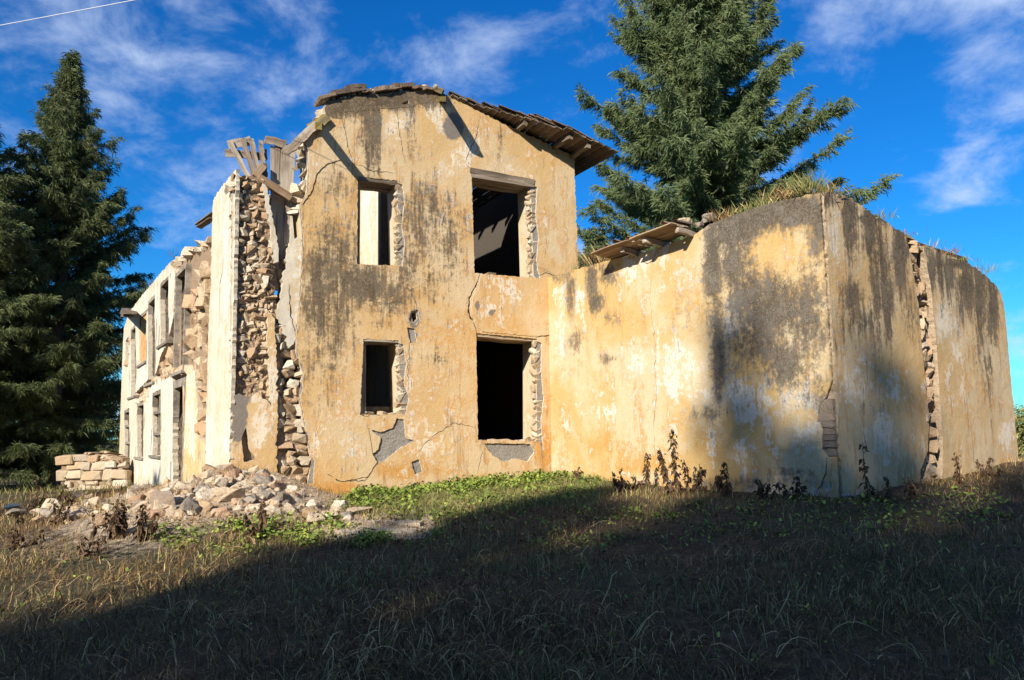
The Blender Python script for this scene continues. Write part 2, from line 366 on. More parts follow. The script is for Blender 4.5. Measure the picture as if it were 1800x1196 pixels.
# ------------------------------------------------------------------ ground sheet
def ground_mat():
    M = Mat('soil', 1.0); n = M.noise(1.1, 5, .6); n2 = M.noise(8, 6, .7); n3 = M.noise(45, 3, .6)
    c = M.mix(M.rng(n, .35, .65), (.034, .022, .013), (.066, .044, .026)); c = M.mix(M.rng(n2, .42, .7), c, (.12, .082, .050))
    c = M.mix(M.math('MULTIPLY', M.rng(M.noise(.35, 4), .45, .6), .5), c, (.045, .05, .02))
    c = M.mix(M.rng(M.math('ADD', M.attr('debris'), M.math('SUBTRACT', n2, .5)), .25, .7), c, M.mix(n2, (.34, .25, .16), (.52, .42, .31)))
    M.bump(M.math('ADD', n2, M.math('MULTIPLY', n3, .5)), .9, .05); return M.col(c)
SOIL = ground_mat()
def axis(lo, hi, f0, f1, fine, grow=1.18):
    a = list(np.arange(f0, f1+1e-6, fine)); s = fine
    while a[-1] < hi: s *= grow; a.append(a[-1]+s)
    s = fine
    while a[0] > lo: s *= grow; a.insert(0, a[0]-s)
    return np.array(a)
gx = axis(-900, 900, -16, 13, .17); gy = axis(-500, 1500, 3, 27, .17)
X, Y = np.meshgrid(gx, gy); Zg = ground(X, Y)
def grid_faces(ny, nx):
    i = (np.arange(ny-1)[:, None]*nx+np.arange(nx-1)).ravel(); return np.stack([i, i+1, i+nx+1, i+nx], 1)
deb = np.zeros(X.size)
for mx, my, amp, sx, sy in _mounds: deb += np.exp(-((X.ravel()-mx)/(sx*1.25))**2-((Y.ravel()-my)/(sy*1.25))**2)
g = mk('ground', np.stack([X.ravel(), Y.ravel(), Zg.ravel()], -1), grid_faces(len(gy), len(gx)), SOIL, smooth=True, attrs={'debris': np.clip(deb, 0, 1)})
tag(g, 'dark trodden soil with dry stubble around the ruin', 'ground', kind='structure')

# ------------------------------------------------------------------ stone prototypes
def wall_stone(seed, n=13):         # an angular block of some 20 to 24 triangles in a unit box
    r = np.random.default_rng(seed); bm = bmesh.new()
    for k in range(n):
        v = r.normal(size=3); v[1] *= .8; v /= np.linalg.norm(v, 6); bm.verts.new(v*.5*r.uniform(.86, 1.08))
    bmesh.ops.convex_hull(bm, input=bm.verts)
    for v in [v for v in bm.verts if not v.link_faces]: bm.verts.remove(v)
    bm.verts.index_update(); V = np.array([v.co[:] for v in bm.verts]); Fq = np.array([[v.index for v in f.verts] for f in bm.faces]); bm.free()
    return V, Fq
def brick_block(seed):
    r = np.random.default_rng(seed); c = np.array([(x, y, z) for z in (-.5, .5) for x, y in ((-.5, -.5), (.5, -.5), (.5, .5), (-.5, .5))])+r.uniform(-.05, .05, (8, 3))
    b = 0; return c, np.array([[3, 2, 1, 0], [4, 5, 6, 7]]+[[i, (i+1) % 4, 4+(i+1) % 4, 4+i] for i in range(4)])
def stone_set(name, mat, n, s0): return [mesh(name, *wall_stone(s0+i), mat) for i in range(n)]
def hull_rock(name, mat, seed):
    r = np.random.default_rng(seed); bm = bmesh.new()
    for k in range(12):
        v = r.normal(size=3); v /= np.linalg.norm(v, 5); bm.verts.new(v*.5*r.uniform(.85, 1.05))
    bmesh.ops.convex_hull(bm, input=bm.verts)
    for v in [v for v in bm.verts if not v.link_faces]: bm.verts.remove(v)
    bmesh.ops.dissolve_limit(bm, angle_limit=R(14), verts=bm.verts, edges=bm.edges)
    bmesh.ops.bevel(bm, geom=bm.edges[:], offset=.022, segments=1, affect='EDGES')
    for lim in (.30, .15):
        bmesh.ops.triangulate(bm, faces=bm.faces); bmesh.ops.subdivide_edges(bm, edges=[e for e in bm.edges if e.calc_length() > lim], cuts=1, use_grid_fill=True)
    bmesh.ops.triangulate(bm, faces=bm.faces); bm.normal_update()
    co = np.array([v.co[:] for v in bm.verts]); o_ = r.uniform(0, 50, 2)
    d_ = (fbm(co[:, 0]*3+co[:, 2]*1.7+o_[0], co[:, 1]*3-co[:, 2]*2.1+o_[1], 3)-.44)*.22+(fbm(co[:, 0]*11+o_[1], co[:, 1]*11+co[:, 2]*9, 2)-.37)*.06
    for v, q_ in zip(bm.verts, d_): v.co += v.normal*q_
    me = bpy.data.meshes.new(name); bm.to_mesh(me); bm.free(); me.materials.append(mat); return me
WST = stone_set('stone', STONE, 14, 100); WPALE = stone_set("stone", PALEST, 10, 200)
def block_set(name, mat, n, s0):
    out = []
    for i in range(n):
        V, Fq = brick_block(s0+i); rr = np.random.default_rng(s0+i); V = V+rr.uniform(-.05, .05, V.shape); f = np.array([[.86], [.86], [.86], [.86], [.86], [.86], [.86], [.86]]); F2 = V*f; F2[:, 1] = V[:, 1]*1.12
        bm = bmesh.new(); [bm.verts.new(v) for v in V]; bm.verts.ensure_lookup_table(); [bm.faces.new([bm.verts[j] for j in q]) for q in Fq]; bmesh.ops.bevel(bm, geom=bm.edges[:], offset=.09, segments=1, affect='EDGES')
        me = bpy.data.meshes.new(name); bm.to_mesh(me); bm.free(); me.materials.append(mat); out.append(me)
    return out
WBLK = block_set('stone', PALEST, 8, 400)+block_set('stone', STONE, 6, 420); WJAMB = stone_set('stone', JAMB, 8, 240)
HR = [hull_rock('rubble_rock', HEAP, 10+i) for i in range(10)]; HP = [hull_rock('rubble_rock', PALEST, 40+i) for i in range(6)]; HG = [hull_rock('rubble_rock', GREYST, 60+i) for i in range(6)]
def rubble(w, poly, parent, size=(.16, .36), hs=(.12, .25), d0=0., prot=.06, meshes=None, name='stone', fill=1.32, px=True, depth=.26, seed=1, limit=140, rk=1.0):
    r = random.Random(seed); poly = w.poly(poly) if px else np.asarray(poly); meshes = meshes or WST
    lo, hi = poly.min(0), poly.max(0); z = lo[1]; n = 0
    while z < hi[1] and n < limit:
        h = r.uniform(*hs); u = lo[0]-r.uniform(0, size[0])
        while u < hi[0]:
            wd = r.uniform(*size); hh = h*r.uniform(.75, 1.15); c = np.array([[u+wd/2, z+h/2+r.uniform(-.03, .03)]])
            if pip(c, poly)[0] and n < limit:
                rot = w.basis() @ Matrix.Rotation(rk*r.uniform(-.16, .16), 3, 'Y') @ Matrix.Rotation(rk*r.uniform(-.3, .3), 3, 'Z') @ Matrix.Rotation(rk*r.uniform(-.25, .25), 3, 'X')
                p = w.P(c[0, 0], c[0, 1], d0-depth/2+r.uniform(.0, .8)*prot)
                inst(name, r.choice(meshes), parent, p, rot, (wd*fill, depth*r.uniform(.8, 1.2), hh*fill)); n += 1
            u += wd
        z += h
    return n
def board(name, p0, p1, width, thick, face, mat, parent, warp=.012, seed=None, taper=1.0):
    """a plank from p0 to p1 (axis along local x), its broad side facing direction `face`; slightly warped and chipped"""
    r = np.random.default_rng(seed if seed is not None else random.randrange(10**6)); p0 = np.array(p0, float); p1 = np.array(p1, float)
    L = np.linalg.norm(p1-p0); ex = (p1-p0)/L; f = np.array(face, float); f = f-(f @ ex)*ex; f /= np.linalg.norm(f); ey = np.cross(f, ex)
    n = 5; V = []
    off = r.normal(size=(n+1, 2))*warp
    for i in range(n+1):
        t = i/n; wv = width*(1+(taper-1)*t)*(1+r.normal()*.03)/2; x = L*t+(r.normal()*.012 if i in (0, n) else 0)
        for sy, sz in ((-1, -1), (1, -1), (1, 1), (-1, 1)): V.append((x+(r.normal()*.01 if i in (0, n) else 0), sy*wv+off[i, 0], sz*thick/2+off[i, 1]))
    Fq = [[3, 2, 1, 0], [n*4, n*4+1, n*4+2, n*4+3]]
    for i in range(n):
        for j in range(4): Fq.append([i*4+j, i*4+(j+1) % 4, (i+1)*4+(j+1) % 4, (i+1)*4+j])
    me = mesh(name, V, np.array(Fq), mat)
    rot = Matrix(((ex[0], ey[0], f[0]), (ex[1], ey[1], f[1]), (ex[2], ey[2], f[2])))
    return inst(name, me, parent, p0, rot, (1, 1, 1))

# ------------------------------------------------------------------ stains: blobs of dirt and lime fixed on the walls
def blobs(PX, lst, k=1.0):
    s = np.zeros(len(PX))
    for x, y, rx, ry, a in lst:
        rx *= k; ry *= k
        s = np.maximum(s, a*np.exp(-(((PX[:, 0]-x)/rx)**2+((PX[:, 1]-y)/ry)**2))) if a > 0 else s*(1+a*np.exp(-(((PX[:, 0]-x)/rx)**2+((PX[:, 1]-y)/ry)**2)))
    return s
def stain(dark=(), pale=(), deep=(), grey=(), kd=1.0):
    def f(PX, V): return {'dark': kd*blobs(PX, dark, 1.3), 'pale': blobs(PX, pale), 'deep': blobs(PX, deep), 'grey': blobs(PX, grey)}
    return f

# ================================================================== RUINED HOUSE
house = empty('ruined_house', GABLE.P(2.5, ground(*GABLE.P(2.5, 0)[:2]), -1), 'roofless two-storey ochre plastered stone ruin with empty window openings', 'ruin')
zb = -0.6                                              # walls go down below the ground
def low(poly):                                         # keep the bottom of an outline under the ground
    return poly
win = [GABLE.poly(p) for p in ([(628, 311), (698, 319), (702, 468), (627, 465)], [(828, 304), (933, 322), (938, 489), (833, 481)],
                               [(638, 596), (700, 599), (706, 728), (632, 730)], [(836, 586), (943, 596), (944, 776), (839, 774)])]
gcr = [crack(GABLE, p, wd) for p, wd in (
    ([(842, 484), (836, 503), (824, 524), (823, 548), (834, 574), (840, 590)], .055), ([(697, 188), (700, 222), (705, 255), (712, 290)], .022), ([(607, 198), (604, 235), (613, 275)], .024),
    ([(843, 205), (838, 236), (823, 270), (818, 288), (829, 306)], .022), ([(622, 288), (650, 300), (692, 306)], .02), ([(733, 806), (744, 782), (768, 762), (796, 744), (836, 752)], .018),
    ([(566, 795), (572, 830), (592, 845), (640, 846), (656, 822), (700, 782)], .022), ([(936, 490), (958, 480), (990, 492)], .018), ([(940, 594), (969, 590)], .02),
    ([(716, 505), (731, 532), (735, 556)], .022), ([(727, 568), (719, 610), (717, 650), (718, 700)], .018), ([(842, 776), (846, 800), (838, 832)], .02), ([(690, 728), (640, 732), (628, 726)], .012),
    ([(572, 202), (640, 196), (712, 190), (765, 178)], .014))]
ghol = [GABLE.poly(p) for p in (
    [(652, 757), (668, 760), (690, 752), (697, 735), (709, 738), (713, 770), (728, 776), (704, 786), (694, 796), (672, 812), (658, 815), (652, 800), (664, 790), (668, 770)],
    [(850, 779), (930, 781), (938, 795), (926, 812), (906, 806), (884, 812), (864, 800)],
    [(722, 548), (734, 545), (738, 565), (727, 573), (718, 563)], [(714, 576), (728, 578), (732, 600), (720, 604)], [(722, 812), (736, 808), (742, 830), (728, 834)],
    [(706, 181), (716, 177), (719, 183), (707, 185)], [(543, 800), (553, 812), (550, 850), (540, 850)],
    [(695, 322), (707, 326), (710, 360), (705, 400), (711, 430), (706, 470), (700, 466)], [(930, 324), (943, 330), (941, 380), (946, 420), (942, 460), (948, 490), (936, 490)],
    [(698, 602), (708, 606), (714, 640), (709, 672), (718, 700), (712, 729), (704, 728)], [(941, 600), (951, 604), (950, 650), (955, 700), (950, 740), (953, 778), (942, 778)])]
gthru = [GABLE.poly(p) for p in ([(723, 551), (731, 549), (734, 560), (726, 568)], [(707, 181), (716, 178), (718, 183), (708, 184)])]
g_out_px = [(574, 181), (620, 172), (680, 164), (735, 160), (775, 164), (815, 184), (870, 212), (940, 244), (1008, 276), (1015, 472), (1022, 900), (541, 905), (541, 860),
            (549, 812), (541, 770), (527, 700), (534, 655), (522, 620), (520, 585), (526, 545), (530, 480), (533, 420), (528, 362), (541, 338), (543, 300), (541, 268), (533, 244), (576, 207), (570, 192)]
g_out = GABLE.poly(g_out_px)
TH = .68
def inset(poly, du): q = poly.copy(); q[q[:, 0] < 1.0, 0] += du; return q
gable = panel('gable_wall', GABLE, inset(g_out, -.02), win+[c for c in gcr[:1]]+gthru, 0, -TH, [GREYC, REVEAL], house, step=.3, rag=.0, relief=0, closeback=True, cut=.12,
              attrs=stain())
gst = stain(
    dark=[(600, 182, 60, 22, .95), (680, 175, 70, 18, .8), (745, 172, 40, 16, .7), (655, 225, 16, 80, .75), (585, 330, 40, 40, .38), (575, 520, 45, 110, .62), (545, 640, 25, 90, .3), (640, 500, 45, 38, .72), (690, 520, 25, 30, .55),
          (600, 450, 50, 60, .42), (745, 400, 40, 110, .42), (790, 430, 30, 70, .40), (760, 490, 50, 40, .35), (720, 470, 20, 60, .5), (760, 630, 24, 16, .35), (650, 570, 45, 12, .3), (905, 790, 30, 14, .4), (720, 250, 12, 60, .35), (880, 240, 8, 50, .3)],
    pale=[(690, 215, 40, 40, .5), (800, 275, 40, 45, .55), (760, 290, 30, 40, .3), (780, 390, 18, 18, .45), (580, 350, 30, 25, .3), (700, 700, 60, 60, .25), (900, 300, 60, 40, .25), (760, 770, 50, 40, .35), (560, 780, 25, 30, .4), (770, 200, 30, 30, .55), (600, 760, 40, 50, .2)],
    deep=[(575, 250, 35, 45, .45), (955, 790, 18, 55, 1.0), (690, 830, 150, 22, .7), (600, 860, 70, 18, .9), (560, 850, 20, 40, .7), (955, 650, 14, 50, .35), (800, 690, 60, 80, .25), (970, 400, 30, 60, .4), (900, 540, 60, 30, .3), (660, 770, 18, 20, .5)],
    grey=[(797, 222, 22, 30, .95), (728, 560, 16, 24, .8), (870, 540, 4, 9, .9), (865, 550, 4, 6, .8), (727, 590, 12, 20, .7), (732, 820, 14, 14, .7)], kd=1.35)
panel('plaster', GABLE, g_out, win+gcr+ghol, .035, .001, [OCHRE, EDGE], gable, step=.075, rag=.012, relief=.012, attrs=gst, cut=.045)
# raised newer coat of plaster in the upper left corner, and the lower left lobe
panel('plaster_patch', GABLE, GABLE.poly([(536, 246), (577, 210), (600, 212), (606, 238), (612, 268), (622, 290), (598, 282), (572, 290), (556, 306), (548, 335), (531, 360), (542, 336), (544, 300), (542, 268)]), [],
      .050, .03, [OCHRE, EDGE], gable, step=.08, rag=.008, relief=.004, attrs=stain(deep=[(575, 250, 60, 60, .12)], pale=[(560, 300, 40, 20, .15)]))
panel('plaster_patch', GABLE, GABLE.poly([(566, 720), (628, 738), (646, 752), (654, 800), (662, 812), (645, 838), (600, 846), (572, 832), (562, 795), (556, 760)]), [],
      .048, .03, [OCHRE, EDGE], gable, step=.08, rag=.008, relief=.004, attrs=stain(pale=[(610, 780, 50, 50, .32), (575, 760, 20, 30, .3)], dark=[(620, 780, 16, 40, .25)]))
panel('plaster_patch', GABLE, GABLE.poly([(838, 500), (846, 486), (933, 492), (966, 488), (967, 588), (945, 592), (846, 584), (836, 570), (828, 548), (829, 526)]), [],
      .047, .03, [OCHRE, EDGE], gable, step=.08, rag=.008, relief=.004, attrs=stain(pale=[(900, 530, 60, 40, .2)], deep=[(940, 560, 30, 30, .3)], grey=[(839, 537, 5, 11, 1.0), (863, 551, 6, 8, .9), (872, 547, 3, 4, .8)]))
# lintels, sills and rubble jambs of the openings
def lintel(i, mat, drop=.09, proud=.03):
    q = win[i]; u0, u1 = q[0, 0]-.06, q[1, 0]+.08; z0 = q[0, 1]+.01; z1 = q[1, 1]+.01
    for k in range(3):
        d = proud-.02-k*.22
        board('lintel', GABLE.P(u0, z0-drop/2, d-.09), GABLE.P(u1, z1-drop/2, d-.09), .2, drop, (0, 0, 1), mat, gable, warp=.006)
lintel(0, WOODD, .10); lintel(1, WOODG, .12, .05); lintel(2, WOODG, .06); lintel(3, WOODB, .08, .01)
for i, (wd, ps) in enumerate(((.17, .025), (.19, .025), (.22, .02), (.18, .02))):
    q = win[i]; u = q[1, 0]*.5+q[2, 0]*.5; z0 = min(q[2, 1], q[3, 1]); z1 = q[1, 1]
    h_ = ghol[7+i]; z = h_[:, 1].min()-.02
    while z < h_[:, 1].max()-.03:
        hh = random.uniform(.10, .21); hz = np.interp(z+hh/2, h_[2:6, 1][::-1], h_[2:6, 0][::-1]); ul = h_[0, 0]*.5+h_[-1, 0]*.5-.03
        inst('stone', random.choice(WJAMB), gable, GABLE.P((ul+hz)/2, z+hh/2, -.10+random.uniform(0, .02)), GABLE.basis() @ Matrix.Rotation(random.uniform(-.08, .08), 3, 'Y'), ((hz-ul)*1.3, .26, hh*1.22)); z += hh
    rubble(GABLE, [(q[3, 0]-.03, q[3, 1]-.12), (q[2, 0]+.03, q[2, 1]-.12), (q[2, 0]+.03, q[2, 1]+.02), (q[3, 0]-.03, q[3, 1]+.02)], gable, (.13, .26), (.07, .09), -.01, .04, WJAMB, px=False, depth=.4, seed=50+i)
for i in (0, 2):                                       # wooden frame posts left standing in two openings
    q = win[i]; board('frame_post', GABLE.P(q[0, 0]+.03, q[3, 1]+.01, -.08), GABLE.P(q[0, 0]+.03, q[0, 1]-.02, -.08), .06, .10, (*GABLE.a, 0), WOODG, gable, warp=.003)
board('frame_post', GABLE.p1(826, 300, .0), GABLE.p1(938, 322, .0), .12, .10, (*GABLE.n, 0), WOODD, gable, warp=.006)
# rubble band at the very top of the gable
rubble(GABLE, [(572, 180), (620, 171), (680, 163), (735, 159), (772, 162), (772, 153), (735, 150), (680, 154), (620, 162), (568, 172)], gable, (.09, .2), (.07, .12), .02, .05, WPALE, depth=.3, seed=70)
rubble(GABLE, [(533, 243), (545, 240), (546, 275), (541, 300), (530, 300), (528, 262)], gable, (.12, .22), (.1, .16), -.1, .06, WPALE, depth=.3, seed=71)
rubble(GABLE, [(520, 335), (541, 318), (543, 340), (530, 362), (518, 372)], gable, (.12, .24), (.1, .18), -.05, .06, WPALE, depth=.4, seed=72)
rubble(GABLE, [(560, 205), (575, 182), (582, 190), (574, 208)], gable, (.1, .2), (.08, .14), -.02, .06, WPALE, depth=.3, seed=73)

# broken corner pier: its front continues the gable, its left face is the start of the long side wall
PIERO = [(411, 312), (432, 306), (462, 312), (470, 345), (479, 400), (486, 470), (486, 560), (494, 600), (500, 700), (540, 770), (552, 905), (407, 905), (408, 640), (410, 450)]
pier = panel('corner_pier', GABLE, GABLE.poly(PIERO), [], -.10, -.8, [MORTAR, MORTAR], house, step=.08, rag=.02, relief=.05, closeback=True, cut=.12)
rubble(GABLE, [(412, 330), (440, 312), (462, 318), (474, 380), (480, 470), (482, 560), (478, 640), (436, 660), (410, 650), (421, 560), (414, 450)], pier, (.11, .24), (.08, .17), -.05, .09, WST+WPALE, seed=80, limit=170, rk=.8)
rubble(GABLE, [(484, 560), (508, 590), (520, 620), (531, 660), (526, 700), (540, 770), (545, 800), (540, 884), (486, 884), (488, 800), (480, 720)], pier, (.13, .30), (.10, .22), -.02, .09, WST+WPALE, seed=81, limit=110, rk=.7)
rubble(GABLE, [(404, 330), (408, 308), (430, 303), (462, 308), (466, 322), (440, 318)], pier, (.1, .22), (.08, .14), -.04, .10, WPALE, seed=82, depth=.5)
rubble(GABLE, [(412, 330), (440, 312), (462, 318), (474, 380), (480, 470), (482, 560), (478, 690), (436, 700), (410, 690), (421, 560), (414, 450)], pier, (.06, .13), (.06, .11), -.07, .06, WST, seed=84, limit=260, depth=.14)
panel('plaster', GABLE, GABLE.poly([(408, 700), (420, 692), (440, 700), (452, 690), (470, 705), (480, 720), (486, 800), (486, 884), (406, 884)]), [GABLE.poly([(424, 770), (432, 752), (438, 790), (450, 808), (428, 812)])], .03, -.16, [OCHRE, EDGE], pier, step=.08, rag=.015, relief=.02,
      attrs=stain(grey=[(418, 730, 20, 60, 1.0), (425, 690, 24, 30, .9)], pale=[(455, 760, 20, 60, .5)]))
panel('plaster', GABLE, GABLE.poly([(409, 330), (413, 336), (416, 420), (420, 520), (414, 600), (411, 660), (409, 700), (406, 700), (406, 560), (408, 440)]), [], -.02, -.16, [WHITE, EDGE], pier, step=.08, rag=.012, attrs=stain())
panel('plaster', GABLE, GABLE.poly([(462, 322), (470, 330), (478, 372), (488, 420), (490, 460), (482, 462), (476, 400), (466, 350)]), [], -.02, -.16, [WHITE, EDGE], pier, step=.08, rag=.012, attrs=stain())
panel('plaster', GABLE, GABLE.poly([(470, 545), (482, 560), (486, 640), (488, 760), (482, 775), (474, 690), (470, 610)]), [], .04, -.16, [OCHRE, EDGE], pier, step=.08, rag=.015, attrs=stain(pale=[(478, 650, 20, 90, .6)]))
panel('plaster', GABLE, GABLE.poly([(497, 500), (505, 440), (515, 422), (528, 418), (533, 430), (528, 500), (524, 560), (518, 600), (508, 612), (497, 580), (486, 560)]), [crack(GABLE, [(508, 500), (512, 550), (520, 590)], .03)], .0, -.5, [WHITE, EDGE], pier, step=.08, rag=.02, relief=.05,
      attrs=stain(deep=[(500, 540, 12, 40, .3)]))
# ---- long side wall
F = FACADE
zr = lambda px, py: F.uv(px, py)
def frect(x0, x1, yt0, yt1, yb1, yb0): return F.poly([(x0, yt0), (x1, yt1), (x1, yb1), (x0, yb0)])
fl_up = [frect(284, 298, 498, 486, 600, 606), frect(262, 274, 530, 518, 668, 676), frect(247, 259, 556, 545, 634, 642), frect(232, 240, 580, 568, 694, 699), frect(311, 324, 480, 470, 650, 656), frect(222, 227, 600, 592, 640, 644)]
fl_dn = [frect(270, 284, 692, 684, 800, 802), frect(243, 254, 711, 704, 803, 805), frect(220, 229, 723, 717, 808, 810)]
fdoor = frect(306, 322, 672, 664, 890, 890)
f_out = F.poly([(404, 313), (385, 335), (375, 350), (373, 400), (369, 425), (340, 432), (326, 436), (310, 452), (300, 460), (285, 478), (262, 505), (243, 528), (226, 552), (218, 575), (206, 900), (398, 905)])
slit = F.poly([(371, 432), (371, 640), (365, 640), (365, 470), (367, 436)])
fac = panel('side_wall', F, f_out, fl_up+fl_dn+[fdoor, slit], -.10, -.6, [MORTAR, WOODD], house, step=.3, rag=.0, relief=.03, closeback=True, cut=.15)  # dark edge material puts shade into the reveals of the openings
fst = stain(dark=[(225, 600, 8, 60, .4), (300, 470, 20, 12, .5), (270, 500, 25, 10, .4), (218, 840, 8, 20, .4), (240, 530, 20, 8, .4)], deep=[(240, 845, 60, 20, .5), (212, 760, 6, 90, .6), (340, 700, 20, 80, .4), (385, 780, 12, 80, .25)], pale=[(260, 650, 60, 90, .3)], grey=[(395, 560, 3, 40, .5)])
fw = F.poly([(403, 316), (386, 338), (377, 352), (375, 420), (370, 560), (366, 700), (362, 890), (394, 890), (400, 700), (403, 560), (405, 420)]); fw[[0, 7, 8, 9, 10], 0] = (-.02, .0, -.03, -.03, -.03)
panel('plaster', F, fw, [crack(F, [(396, 440), (393, 480), (389, 500), (388, 560)], .05), crack(F, [(378, 500), (377, 530)], .03)], .03, -.045, [WHITE, EDGE], fac, step=.1, rag=.022, relief=.02, attrs=fst, cut=.06)
panel('plaster', F, F.poly([(300, 462), (285, 480), (262, 507), (243, 530), (227, 553), (219, 578), (214, 700), (208, 890), (306, 890), (306, 660), (290, 668), (276, 664), (262, 690), (248, 700), (240, 704), (240, 690), (258, 672), (276, 656), (284, 628), (296, 600), (306, 560), (310, 480)]), fl_up+fl_dn, .03, -.11, [WHITE, EDGE], fac, step=.14, rag=.02, relief=.02, attrs=fst, cut=.08)
panel('plaster', F, F.poly([(344, 650), (330, 660), (323, 670), (323, 890), (362, 890), (362, 780), (350, 770), (348, 700)]), [], .02, -.11, [OCHRE, EDGE], fac, step=.12, rag=.02, relief=.02, attrs=stain(pale=[(335, 720, 12, 100, .7)], grey=[(350, 800, 8, 60, .5)]))
rubble(F, [(326, 440), (340, 434), (364, 440), (364, 640), (366, 760), (350, 760), (346, 660), (326, 650), (328, 560)], fac, (.25, .55), (.2, .38), .0, .16, WST, depth=.5, seed=90, limit=60)
rubble(F, [(240, 700), (262, 686), (276, 662), (300, 655), (322, 640), (326, 655), (300, 668), (276, 676), (262, 700), (240, 712)], fac, (.25, .5), (.16, .26), .0, .12, WST, depth=.4, seed=91, limit=30)
rubble(F, [(296, 560), (306, 560), (306, 640), (290, 660), (280, 660), (288, 620)], fac, (.25, .5), (.2, .3), -.02, .1, WST, depth=.4, seed=92, limit=20)
rubble(F, [(222, 580), (230, 570), (230, 640), (222, 650)], fac, (.3, .6), (.2, .3), -.0, .1, WST, depth=.4, seed=93, limit=14)
rubble(F, [(375, 395), (369, 424), (340, 430), (310, 450), (300, 460), (300, 470), (340, 445), (369, 440)], fac, (.2, .45), (.14, .24), -.02, .12, WPALE, depth=.5, seed=94, limit=30)
def frame(q, bars, mat, name='window_frame', t=.11, proud=.03):
    u0, u1 = q[:, 0].min(), q[:, 0].max(); z1 = q[0, 1]*.5+q[1, 1]*.5; z0 = q[2, 1]*.5+q[3, 1]*.5; gq = Geo()
    gq.wbox(F, u0, u0+t, z0, z1, -.12, proud); gq.wbox(F, u1-t, u1, z0, z1, -.12, proud)
    gq.wbox(F, u0+t+.002, u1-t-.002, z1-t, z1, -.12, proud-.004); gq.wbox(F, u0-.05, u1+.05, z0-.08, z0-.002, -.16, proud+.05)
    o = gq.make(name, mat, fac)
    for k in range(bars):
        b = Geo(); zc = z0+(z1-z0)*(k+1)/(bars+1); b.wbox(F, u0+t+.002, u1-t-.002, zc-.045, zc+.045, -.1, proud-.02); b.make('glazing_bar', mat, o)
    return o
for q, b in zip(fl_dn, (2, 0, 2)): frame(q, b, FRAMEW)
for k, q in enumerate(fl_up):
    if k < 5: frame(q, 0, FRAMEW)
frame(fdoor, 0, FRAMEW, 'door_frame', .2)
q = fl_up[2]; gq = Geo(); gq.wbox(F, q[:, 0].min()+.13, q[:, 0].max()-.13, q[2, 1]+.05, q[0, 1]-.1, -.05, -.01); gq.make('shutter', SHUTT, fac)['label'] = 'orange brown board closing the window'
for k in (0, 2):                                       # surviving sash leaves
    q = fl_dn[k]; gq = Geo(); um = (q[:, 0].min()+q[:, 0].max())/2; gq.wbox(F, um-.04, um+.04, q[2, 1]+.02, q[0, 1]-.12, -.09, -.03); gq.make('glazing_bar', FRAMEW, fac)
# interior of the side range: rear wall, floor slab, an added slab that keeps the upper windows dark
L = f_out[:, 0].max()
gq = Geo(); gq.wbox(F, 2.0, L, -.6, 4.4, -5.4, -5.0); gq.make('rear_wall', INNER, house)
gq = Geo(); gq.wbox(F, .4, L-.1, 2.0, 2.2, -5.0, -.62); gq.make('upper_floor', WOODD, house)
gq = Geo(); gq.wbox(F, 4.6, L-.1, 4.3, 4.42, -5.0, -.62); gq.make('shade_slab', WOODD, house)
gq = Geo(); gq.wbox(F, L-.4, L-.02, -.6, 4.5, -5.0, -.61); gq.make('end_wall', MORTAR, house)
for p0, p1, wd in (((374, 376), (347, 396), .3), ((373, 384), (350, 400), .25), ((226, 543), (196, 552), .5), ((224, 548), (204, 556), .4)):
    if p0[0] > 300: board('eave_board', F.p1(*p0, .02), F.p1(*p1, .12), .13, .03, (0, .3, 1), WOODD, fac, warp=.004); continue
    a = F.p1(*p0, -.2); b = F.p1(*p0, .34 if p0[0] > 300 else .6); b[2] -= .16
    board('eave_board', a, b, wd, .03, (0, 0, 1), WOODD, fac, warp=.004)
# ---- interior of the gable block
BACK = GABLE.shifted(-5.0)
bl = BACK.poly([(500, 420), (512, 330), (535, 326), (560, 322), (745, 322), (745, 900), (500, 900)])
panel('inner_wall', BACK, bl, [], 0, -.5, [INNER, INNER], house, step=.25, rag=.03, relief=.02, closeback=True, attrs=stain(deep=[(655, 400, 12, 90, .4), (665, 400, 8, 90, .3)], pale=[(640, 400, 20, 60, .4)]))
rub = BACK.uv(520, 330); up0 = GABLE.uv(760, 540)
gq = Geo()
uR = GABLE.uv(1012, 400)[0]; uM = GABLE.uv(752, 400)[0]; u0 = GABLE.uv(500, 500)[0]
gq.wbox(GABLE, uM+.2, uM+.35, -.6, GABLE.uv(770, 205)[1], -5.0, -TH-.01); gq.make('partition_shade_layer', SHADED, house)  # added dark layer, room shade painted into its colour
gq = Geo(); gq.wbox(GABLE, uM, uM+.199, -.6, GABLE.uv(770, 205)[1], -5.0, -TH-.01); gq.make('partition_wall', INNER, house)
gq = Geo(); gq.wbox(GABLE, u0+.6, uM-.01, up0[1]-.12, up0[1]+.08, -4.98, -TH-.02); gq.wbox(GABLE, uM+.36, uR-.5, up0[1]-.12, up0[1]+.08, -4.98, -TH-.02); gq.make('upper_floor', WOODD, house)
gq = Geo(); qa = GABLE.uv(668, 400, -1.6)[0]; gq.wbox(GABLE, qa, qa+.22, up0[1]+.08, GABLE.uv(668, 322, -1.6)[1], -1.75, -1.55); gq.make('inner_shade_strip', SHADED, house)  # dark box added for the shaded strip behind the upper left window
prof = lambda dd: [(uM+.36, GABLE.uv(778, 172)[1]), (uR, GABLE.uv(1010, 282)[1])]
(ua, za), (ub, zb_) = prof(0)
gq = Geo(); gq.box8([GABLE.P(u, z, d) for (u, z, d) in ((ua, -.6, -5.4), (ub, -.6, -5.4), (ub, -.6, -5.01), (ua, -.6, -5.01), (ua, za-.1, -5.4), (ub, zb_-.1, -5.4), (ub, zb_-.1, -5.01), (ua, za-.1, -5.01))]); gq.make('back_wall', SHADED, house)
